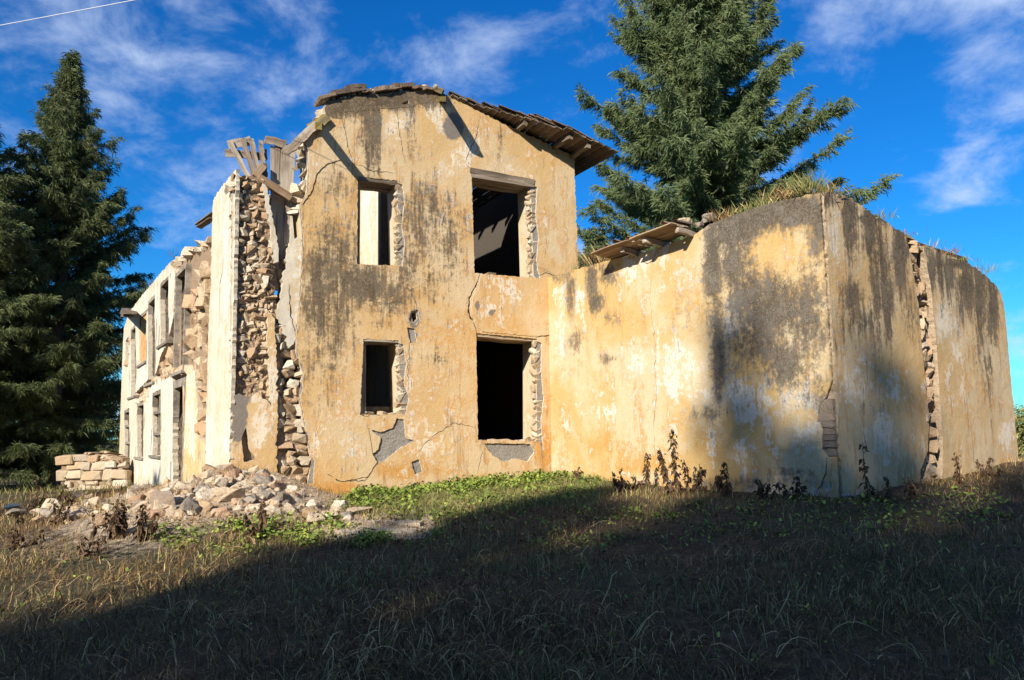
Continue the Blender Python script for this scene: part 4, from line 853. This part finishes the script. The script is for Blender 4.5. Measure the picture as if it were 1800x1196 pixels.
def tree(name, meshes, p, label, sc=(1, 1, 1), rz=0., group='conifers around the ruin', cat='tree'):
    e = empty(name, p, label, cat, group)
    for nm, me in zip(('trunk', 'branches', 'crown'), meshes):
        o = bpy.data.objects.new(nm, me); COL.objects.link(o); o.parent = e; WL[o.name] = np.array(p)
    e.rotation_euler = (0, 0, rz); e.scale = sc
    return e
cone = lambda t: min(1, (1-t)**1.05*1.75+.015)
roundc = lambda t: (1-t)**.95*(.80+.2*min(1, t*6))+.01
broad = lambda t: min(1, (1-t)**.7*1.15)*(.85+.15*min(1, t*5))
colm = lambda t: min(1.0, (1-t)*3.2+.05)*(.9+.1*math.sin(t*17))
T_R = conifer_meshes(3, 27.0, 7.3, 1.2, roundc, 1.2, (12, 56), (.15, .34), (.02, .045), mat=CYP, fine=60, irr=(.72, .86, .95, 1., 1.05, 1.12))
T_L = conifer_meshes(5, 19.0, 3.5, 1.0, cone, 1.2, (-8, 52), (.15, .34), (.02, .045), mat=CYPD, hang=.75, fine=60, irr=(.5, .7, .85, .95, 1., 1.08, 1.2))
T_S = conifer_meshes(8, 15.0, 4.2, .8, broad, .85, (0, 45), (.2, .4), (.06, .1), mat=CYPD, hang=.5, fine=26)
T_C = conifer_meshes(11, 24.0, 3.4, .6, colm, .9, (15, 55), (.25, .5), (.08, .16), mat=CYPD, hang=.3, fine=22)
T_P = conifer_meshes(12, 22.0, 4.0, 6.0, broad, .42, (0, 50), (.3, .6), (.10, .20), mat=CYPD, hang=.3, fine=18, irr=(.3, .5, .8, 1., 1.2, 1.5))
def spot_xy(x, y): return np.array([x, y, ground(x, y)-.05])
def spot(px, Y): d = ray(px, 760); x = d[0]/d[1]*Y; return np.array([x, Y, ground(x, Y)-.05])
tree('conifer', T_R, spot(1260, 31), 'huge green conifer rising behind the low wing')
tree('conifer', T_S, spot(1060, 37), 'smaller conifer between the gable roof and the huge green one', (.95, .95, .72), 1.)
tree('conifer', T_L, spot(92, 34), 'tall dark conifer with drooping sprays left of the side wall')
tree('conifer', T_L, spot(-75, 31), 'dark conifer cut off by the left picture edge', (.95, .95, .86), 2.1)
tree('conifer', T_S, spot(135, 45), 'dark conifer behind the far end of the side wall', (.85, .85, .72), .6)
tree('conifer', T_S, spot(0, 44), 'dense dark conifer in shade behind the tall drooping one', (1.1, 1.1, .9), 3.)
tree('conifer', T_S, spot(120, 56), 'farthest dark conifer seen low between the trunks at left', (1.1, 1.1, .7), 4.)
# trees behind the viewer that shade the foreground
ax_ = WING.p1(1350, 610); sx_, sy_ = math.sin(R(SUN_AZ)), math.cos(R(SUN_AZ))
def behind(lat, D, ztop, meshes, Hm, label, rz=0., wide=1.):
    p = ax_[:2]-np.array([sx_, sy_])*D+np.array([sy_, -sx_])*lat; z = ground(*p)-.05; h = ztop+D*math.tan(R(SUN_EL))-z; s_ = h/Hm
    tree('conifer', meshes, (*p, z), label, (wide, wide, s_), rz, 'conifers behind the viewer')
behind(-.6, 60, 3.1, T_P, 22, 'open crowned conifer behind the viewer whose top shades the wing wall', 0, .9)
behind(1.6, 66, 2.6, T_P, 22, 'open crowned conifer behind the viewer whose top shades the wing corner', 2, .8)
behind(3.4, 62, 2.0, T_P, 22, 'open crowned conifer behind the viewer whose top shades the end wall', 4, .9)
behind(-2.9, 40, .5, T_C, 24, 'columnar conifer behind the viewer, leftmost of the shading row', 0, .8)
behind(.6, 38, .9, T_C, 24, 'columnar conifer behind the viewer, second of the shading row', 1.3, .9)
behind(4.4, 36, .8, T_C, 24, 'columnar conifer behind the viewer, third of the shading row', 2.6, 1.1)
behind(8.6, 38, 1.6, T_C, 24, 'columnar conifer behind the viewer, fourth of the shading row', 3.9, 1.1)
behind(12.8, 36, 1.3, T_C, 24, 'columnar conifer behind the viewer, rightmost of the shading row', 5, 1.1)
behind(-.5, 47, -4, T_C, 24, 'columnar conifer behind the viewer, added in a second row to block skylight', 4.4, 1.1)  # unseen second row, added to block skylight over the yard
behind(6.5, 48, -3, T_C, 24, 'broad columnar conifer behind the viewer, added at the back to block skylight', 5.5, 1.2)
behind(17, 38, 0, T_C, 24, 'columnar conifer behind the viewer at right, added to block skylight', .7, 1.3)  # unseen trees on the right, added to cut down skylight
behind(22, 34, 0, T_C, 24, 'columnar conifer added right of the viewer to block skylight', 1.9, 1.3)
behind(27, 28, 2, T_C, 24, 'columnar conifer farthest right of the viewer, added to block skylight', 2.9, 1.3)
tree('conifer', T_S, spot_xy(-22, 2), 'broad conifer to the left of the viewer', (1, 1, .9), 1., 'conifers behind the viewer')

# ---- grass, straw, leaves (nobody could count these)
def footprint(x, y):
    P = np.stack([x, y], -1); a = np.array([WING.P(0, 0, .05)[:2], WING.P(LW, 0, .05)[:2]+ENDW.n*.03, ENDW.P(LE, 0, .05)[:2], c3])
    b = np.array([GABLE.P(-1.2, 0, .03)[:2], GABLE.P(uR, 0, .03)[:2], GABLE.P(uR, 0, -5.4)[:2], F.P(L, 0, -5.4)[:2], F.P(L, 0, .03)[:2]])
    return pip(P, a) | pip(P, b)
def scatter(n, y0, y1, power=1.0, seed=1, margin=60):
    r = np.random.default_rng(seed); y = y0+(y1-y0)*r.random(n)**power; u = (r.uniform(-margin, 1800+margin, n)-900)/FPX
    x = u*y; k = ~footprint(x, y); return x[k], y[k], r
def blades(name, x, y, r, length, width, tilt, mat, label, cat='grass', bend=.5, z=None):
    n = len(x); z = ground(x, y) if z is None else z; Lb = r.uniform(*length, n); az = r.uniform(0, 2*np.pi, n); ti = np.abs(r.normal(0, tilt, n)); ti = np.minimum(ti, 1.45)
    d = np.stack([np.cos(az)*np.sin(ti), np.sin(az)*np.sin(ti), np.cos(ti)], 1); d2 = d+np.stack([np.cos(az+r.normal(size=n))*bend, np.sin(az)*bend, -r.random(n)*bend], 1); d2 /= np.linalg.norm(d2, axis=1)[:, None]
    p0 = np.stack([x, y, z-.005], 1); p1 = p0+d*(Lb*.55)[:, None]; p2 = p1+d2*(Lb*.45)[:, None]
    a3 = r.uniform(0, np.pi, n); s = np.stack([np.cos(a3), np.sin(a3), np.zeros(n)], 1)*(r.uniform(*width, n)/2)[:, None]
    V = np.stack([p0-s, p0+s, p1-s*.8, p1+s*.8, p2], 1).reshape(-1, 3); b = np.arange(n)*5
    T = np.concatenate([np.stack([b, b+1, b+3], 1), np.stack([b, b+3, b+2], 1), np.stack([b+2, b+3, b+4], 1)])
    tag(mk(name, V, T, mat, attrs={'tone': np.repeat(r.random(n), 5)}), label, cat, kind='stuff')
x, y, r2 = scatter(110000, 3.6, 24, 1.35, 21); k = fbm(x*.8+5, y*.8, 3)+r2.random(len(x))*.3 > .5
blades('dry_grass', x[k], y[k], r2, (.05, .20), (.004, .010), 1.15, DRY, 'short dry trampled straw all over the yard')
x, y, r2 = scatter(9000, 3.6, 20, 1.2, 22); k = fbm(x*.5+15, y*.5+3, 3) > .46
blades('dry_stems', x[k], y[k], r2, (.18, .45), (.004, .008), 1.0, DRY, 'longer bleached dry stems leaning over the ground', bend=.9)
x, y, r2 = scatter(26000, 4, 22, 1.2, 23); k = fbm(x*.6+40, y*.6+8, 3) > .50
blades('green_grass', x[k], y[k], r2, (.05, .2), (.004, .010), .5, GRASSY, 'thin green grass blades scattered in the yard')
W_ = np.array([on_ground(*p)[:2] for p in [(570, 892), (640, 868), (760, 850), (850, 836), (960, 826), (1080, 845), (1060, 885), (900, 900), (760, 915), (640, 915)]]); r2 = np.random.default_rng(77)
q = r2.uniform(W_.min(0), W_.max(0), (60000, 2)); q = q[pip(q, W_)]; q = q[~footprint(q[:, 0], q[:, 1])][:14000]
blades('lush_grass', q[:, 0], q[:, 1], r2, (.06, .22), (.004, .009), .6, GRASSY, 'fresh grass mixed with straw at the foot of the gable')
x, y, r2 = scatter(9000, 22, 40, 1.0, 24); k = x < -6
blades('far_grass', x[k], y[k], r2, (.12, .4), (.012, .026), .6, GRASSY, 'rough grass and weeds beneath the trees at far left')
x, y, r2 = scatter(6000, 14, 30, 1.0, 25); k = (x < -8)
blades('left_stubble', x[k], y[k], r2, (.1, .32), (.008, .016), .7, DRY, 'tall dry stubble around the stones at far left')
def tangles(n, zone, seed, length, name, label, mat=DRY, thick=.0035):
    r = np.random.default_rng(seed); V, T, tn = [], [], []; b = 0; zone = np.array(zone, float); k = 7; u = np.linspace(0, 1, k)
    cen = [on_ground(r.uniform(zone[:, 0].min(), zone[:, 0].max()), r.uniform(zone[:, 1].min(), zone[:, 1].max()))[:2] for _ in range(max(3, n//9))]
    for i in range(n):
        c = cen[r.integers(len(cen))]+r.normal(size=2)*.16; L_ = r.uniform(*length); az = r.uniform(0, 6.28)+np.cumsum(r.normal(size=k)*.28); st_ = L_/k
        x_ = c[0]+np.cumsum(np.cos(az))*st_; y_ = c[1]+np.cumsum(np.sin(az))*st_; h = ground(x_, y_)+.01+np.sin(np.pi*u**r.uniform(.6, 1.6))*L_*r.uniform(.08, .45)
        p = np.stack([x_, y_, h], 1); s = np.stack([-np.sin(az), np.cos(az), np.full(k, .4)], 1)*(thick*r.uniform(.6, 1.4)*(1-.5*u))[:, None]
        V += [p-s, p+s]; j = np.arange(k-1); T.append(np.stack([b+j, b+j+1, b+k+j+1, b+k+j], 1)); b += 2*k; tn.append(np.full(2*k, r.random()))
    tag(mk(name, np.concatenate(V), np.concatenate(T), mat, attrs={'tone': np.concatenate(tn)}), label, 'straw', kind='stuff')
tangles(420, [(560, 1060), (1120, 1190)], 5, (.2, .55), 'bleached_straw', 'tangled bleached straw at the bottom centre of the yard')
tangles(700, [(0, 950), (480, 1100)], 6, (.15, .5), 'golden_straw', 'tangled golden straw in the sunlit left of the yard')
tangles(900, [(600, 930), (1800, 1180)], 7, (.12, .45), 'shaded_straw', 'loose straw lying across the shaded yard')
tangles(260, [(250, 900), (720, 985)], 8, (.15, .45), 'edge_straw', 'straw lying between the heap and the shade')
def leaf_cover(zones, name, label, seed):
    r = np.random.default_rng(seed); P = []
    for zp, cnt, hmax in zones:
        W_ = np.array([on_ground(*p)[:2] for p in zp]); lo, hi = W_.min(0), W_.max(0); q = r.uniform(lo, hi, (cnt*3, 2)); q = q[pip(q, W_)]; q = q[~footprint(q[:, 0], q[:, 1])]
        q = q[fbm(q[:, 0]*2.2, q[:, 1]*2.2, 3)+r.random(len(q))*.22 > .52][:cnt]
        cl_ = fbm(q[:, 0]*1.6+7, q[:, 1]*1.6+3, 2); P.append(np.c_[q, ground(q[:, 0], q[:, 1])+r.random(len(q))**1.3*hmax*(.4+1.3*cl_)])
    P = np.concatenate(P); n = len(P); sz = r.uniform(.012, .03, n)*np.clip(np.linalg.norm(P[:, :2], axis=1)/13, .55, 1.1); az = r.uniform(0, 6.28, n); ti = r.normal(0, .5, (n, 2))
    a = np.arange(6)*np.pi/3; ex = np.stack([np.cos(az), np.sin(az), ti[:, 0]], 1); ey = np.stack([-np.sin(az), np.cos(az), ti[:, 1]], 1)
    rad = np.array([.8, 1.05, .95, 1.15, .95, 1.05])
    V = P[:, None]+sz[:, None, None]*rad[None, :, None]*(np.cos(a)[None, :, None]*ex[:, None]+np.sin(a)[None, :, None]*ey[:, None]); V = V.reshape(-1, 3); b = np.arange(n)*6
    T = np.concatenate([np.stack([b, b+i, b+i+1], 1) for i in range(1, 5)])
    tag(mk(name, V, T, GREEN, attrs={'tone': np.repeat(r.random(n), 6)}), label, 'ground cover', kind='stuff')
leaf_cover([([(600, 888), (640, 868), (760, 852), (850, 838), (960, 828), (1000, 842), (960, 858), (850, 868), (740, 882), (650, 898)], 12000, .2), ([(580, 890), (640, 868), (760, 850), (850, 836), (960, 826), (1060, 845), (1040, 880), (900, 895), (760, 912), (650, 910)], 5000, .14), ([(400, 925), (560, 915), (700, 950), (640, 965), (480, 960)], 4200, .16),
            ([(230, 930), (420, 925), (480, 975), (330, 985)], 900, .14), ([(60, 880), (230, 878), (260, 905), (60, 905)], 700, .2)], 'green_weeds', 'low bright green leafy weeds along the gable and the yard', 31)
leaf_cover([([(700, 905), (1480, 880), (1780, 860), (1780, 930), (1300, 960), (700, 970)], 2200, .12), ([(0, 960), (420, 980), (700, 1000), (700, 1180), (0, 1180)], 500, .1), ([(700, 980), (1800, 960), (1800, 1190), (700, 1190)], 600, .08)], 'sparse_weeds', 'sparse green leaves scattered through the shaded yard', 32)

# ---- single plants
def dry_weed(p, h, label, n=60, spread=.10, mats=(BROWN, BROWN), name='dry_weed', group='dead brown weeds', seed=0, stems=1, leaf=(.05, .13)):
    r = np.random.default_rng(seed+900); e = empty(name, p, label, 'weed', group); P, D, Lf = [], [], []
    for s_ in range(stems):
        k = 6; u = np.linspace(0, 1, k); hh = h*(1 if s_ == 0 else r.uniform(.45, .9)); off = r.normal(size=2)*spread*(s_ > 0)
        pts = np.stack([off[0]*(.4+u)+np.cumsum(r.normal(size=k))*.012, off[1]*(.4+u)+np.cumsum(r.normal(size=k))*.012, u*hh-.03], 1)
        g_ = Geo(); g_.tube(pts+p, np.linspace(.009, .003, k), 4); g_.make('stem', mats[0], e, attrs={'tone': np.full(k*4, r.random()*.6)})
        m = max(10, int(2.3*n/stems)); t = r.uniform(.05, 1, m); b = np.stack([np.interp(t, u, pts[:, i]) for i in range(3)], 1); b[:, :2] += r.normal(size=(m, 2))*.02
        az = r.uniform(0, 6.28, m); D.append(np.stack([np.cos(az), np.sin(az), r.uniform(-1.8, .5, m)], 1)); P.append(b+p); Lf.append(r.uniform(*leaf, m)*(1.25-.7*t))
    P = np.concatenate(P); V, T, tone = sprays(P, np.concatenate(D), np.concatenate(Lf), r.uniform(.025, .065, len(P)), r, .45)
    mk('leaves', V, T, mats[1], e, attrs={'tone': tone}); return e
weeds = [(1188, 872, 757, 'tallest dead brown weed in front of the wing wall', 130, 2), (1135, 858, 796, 'thin dead weed left of the tallest one by the wing wall', 50, 1), (1208, 868, 808, 'dead weed leaning right beside the tallest one', 60, 2), (1236, 868, 815, 'thin wispy dead stalk between two dead weeds at the wing', 16, 1),
         (1279, 874, 812, 'isolated bundle-like dead weed in front of the wing wall', 80, 2), (1092, 864, 822, 'low bushy dead weed where sun meets shade', 80, 4), (1018, 850, 818, 'small dead weed at the inner corner', 30, 2), (1115, 860, 832, 'low dead weed between the bushy and thin ones', 40, 3),
         (1522, 880, 785, 'tall thin dead stalk at the wing end wall', 22, 1), (1690, 850, 800, 'dead stalk near the right end of the end wall', 24, 2), (1740, 840, 806, 'dead weed at the far right of the end wall', 50, 3), (1400, 880, 836, 'low dead weed by the cracked wing corner', 60, 4), (1340, 878, 842, 'low spreading dead weed by the wing wall', 50, 4),
         (462, 946, 884, 'dark dead weed before the right part of the heap', 70, 2), (205, 945, 868, 'dead brown weed clump before the left boulders', 120, 5), (100, 925, 850, 'spiky dead weed below the low stone wall', 60, 3), (60, 905, 848, 'dead stalk at the far left below the trees', 36, 3), (250, 950, 890, 'dead brown weed right of the left clump', 80, 4),
         (160, 980, 905, 'dead grass-like weed in the left foreground', 40, 4), (690, 866, 838, 'dead brown weed among green leaves at the gable', 30, 2), (905, 838, 812, 'small dead weed under the large lower opening', 20, 2), (30, 965, 900, 'dead weed at the left picture edge', 50, 4), (1560, 884, 838, 'dead weed at the foot of the rubble crack', 40, 3), (1605, 876, 840, 'low dead weed beside the rubble crack', 40, 3)]
for k, (px, py, yt, lab, n_, st_) in enumerate(weeds):
    p = on_ground(px, py); h = (py-yt)*np.linalg.norm(p[:2])/FPX; dry_weed(p, h, lab, n_, .12, seed=k, stems=st_)
def tuft(w, px, py, hpx, label, n, mat, d=-.2, name='wall_plant', wide=.15, seed=0):
    p = w.p1(px, py, d); r = np.random.default_rng(seed+50); h = hpx*np.linalg.norm(p[:2])/FPX; e = empty(name, p, label, 'plant', 'plants on the wall tops')
    b = p+np.c_[r.normal(size=(n, 2))*wide, np.full(n, -.06)]; D = np.c_[r.normal(size=(n, 2))*.38, np.ones(n)]; V, T, tone = sprays(b, D, h*r.uniform(.4, 1.15, n), r.uniform(.006, .014, n), r, .15)
    tag(mk('blades', V, T, mat, e, attrs={'tone': tone}), kind='stuff'); return e
tf = [(WING, 1420, 338, 52, 'big tuft of dry and green grass on the wing corner', 200, GRASSY), (WING, 1385, 346, 38, 'straw tuft on the wing wall left of the big corner tuft', 110, DRY), (WING, 1345, 360, 30, 'green tuft on the wing wall top', 90, GRASSY), (WING, 1310, 372, 26, 'low mixed tuft on the middle of the wing wall', 80, GRASSY), (WING, 1275, 384, 32, 'brown tuft beside the stones on the wing wall', 80, DRY),
      (WING, 1050, 463, 44, 'straw tuft on the wing wall near the gable', 90, DRY), (WING, 1075, 456, 30, 'dry tuft at the left end of the eave remnant', 60, DRY), (WING, 1020, 472, 16, 'small green tuft at the inner corner wall top', 50, GRASSY), (ENDW, 1545, 384, 24, 'tuft on the end wall nearest the corner', 50, GRASSY), (ENDW, 1590, 412, 16, 'small dry tuft left of the rubble crack', 40, DRY),
      (ENDW, 1635, 436, 22, 'wispy tuft just right of the rubble crack', 40, DRY), (ENDW, 1662, 448, 24, 'dry tuft on the middle of the end wall', 50, DRY), (ENDW, 1690, 460, 20, 'tuft on the end wall before its rounded end', 50, GRASSY), (ENDW, 1722, 478, 26, 'rightmost tuft on the end wall', 50, GRASSY), (WING, 1452, 338, 28, 'short straw tuft at the very corner of the wing', 60, DRY),
      (FACADE, 312, 452, 26, 'wispy twig plant on the side wall', 18, BROWN), (FACADE, 262, 503, 20, 'small twig plant on the far side wall', 20, BROWN), (GABLE, 757, 154, 10, 'tiny green plant on the gable ridge', 12, GRASSY), (GABLE, 822, 172, 16, 'small reddish plant on the roof slope', 16, BROWN)]
for k, (w_, px, py, h_, lab, n_, m_) in enumerate(tf): tuft(w_, px, py, h_, lab, n_, m_, seed=k)
# bush beyond the end wall at the right picture edge
def bush(p, rad, h, label, n=2600, mat=GRASSY, seed=3):
    r = np.random.default_rng(seed); e = empty('bush', p, label, 'bush'); v = r.normal(size=(n, 3)); v /= np.linalg.norm(v, axis=1)[:, None]; v *= (r.random(n)**.4)[:, None]; b = p+np.c_[v[:, :2]*rad, (v[:, 2]*.5+.5)*h]
    V, T, tone = sprays(b, v+r.normal(size=(n, 3))*.6, r.uniform(.1, .25, n), r.uniform(.04, .09, n), r); mk('leaves', V, T, mat, e, attrs={'tone': tone})
    g_ = Geo()
    for k in range(6): q = v[k*7]; g_.tube([p-np.array([0, 0, .1]), p+np.array([q[0]*rad*.4, q[1]*rad*.4, h*.5]), p+np.array([q[0]*rad*.8, q[1]*rad*.8, h*.85])], [.03, .02, .008], 4)
    g_.make('stems', BARK, e)
bush(spot(1822, 27), 1.3, 1.7, 'green bush just beyond the right end of the end wall'); bush(spot(1830, 48), 2.5, 2.6, 'distant bush at the right picture edge', 3000, CYP, 4)

# ---- overhead cable with its two poles outside the picture
a = at_depth(0, 45, 14.0); b = at_depth(238, 0, 13.25); dv = (b-a)/np.linalg.norm((b-a)[:2]); A = a-dv*22; B = b+dv*26; t = np.linspace(0, 1, 41)
A[2] = a[2]+.35; B[2] = b[2]+.5
pts = A+(B-A)*t[:, None]; ta = np.linalg.norm((a-A)[:2])/np.linalg.norm((B-A)[:2]); tb = np.linalg.norm((b-A)[:2])/np.linalg.norm((B-A)[:2])
sag = np.interp(ta, t, pts[:, 2])-a[2]; sag2 = np.interp(tb, t, pts[:, 2])-b[2]; cs = np.linalg.lstsq(np.array([[ta*(1-ta), ta*(1-ta)*ta], [tb*(1-tb), tb*(1-tb)*tb]]), np.array([sag, sag2]), rcond=None)[0]
pts[:, 2] -= t*(1-t)*(cs[0]+cs[1]*t)
MW = Mat('cable_sheath', .5); g_ = Geo(); g_.tube(pts, .0065, 6); tag(g_.make('overhead_cable', MW.col((.62, .62, .62)), smooth=True), 'thin pale cable crossing the sky at the upper left', 'cable')
for P_, lab in ((A, 'wooden pole carrying the cable beyond the left picture edge'), (B, 'wooden pole carrying the cable beyond the right picture edge')):
    g_ = Geo(); zg = ground(P_[0], P_[1]); g_.tube([(P_[0], P_[1], zg-.3), (P_[0], P_[1], P_[2]+.3)], [.13, .09], 10); e = empty('utility_pole', (P_[0], P_[1], zg), lab, 'pole', 'cable poles'); g_.make('post', WOODB, e, smooth=True)
    g_ = Geo(); q = np.array(P_); g_.box8([(q[0]+sx*.07, q[1]+sy*.4, q[2]+sz) for sz in (-.10, -.02) for sx, sy in ((-1, -1), (1, -1), (1, 1), (-1, 1))]); g_.make('crossarm', WOODB, e)
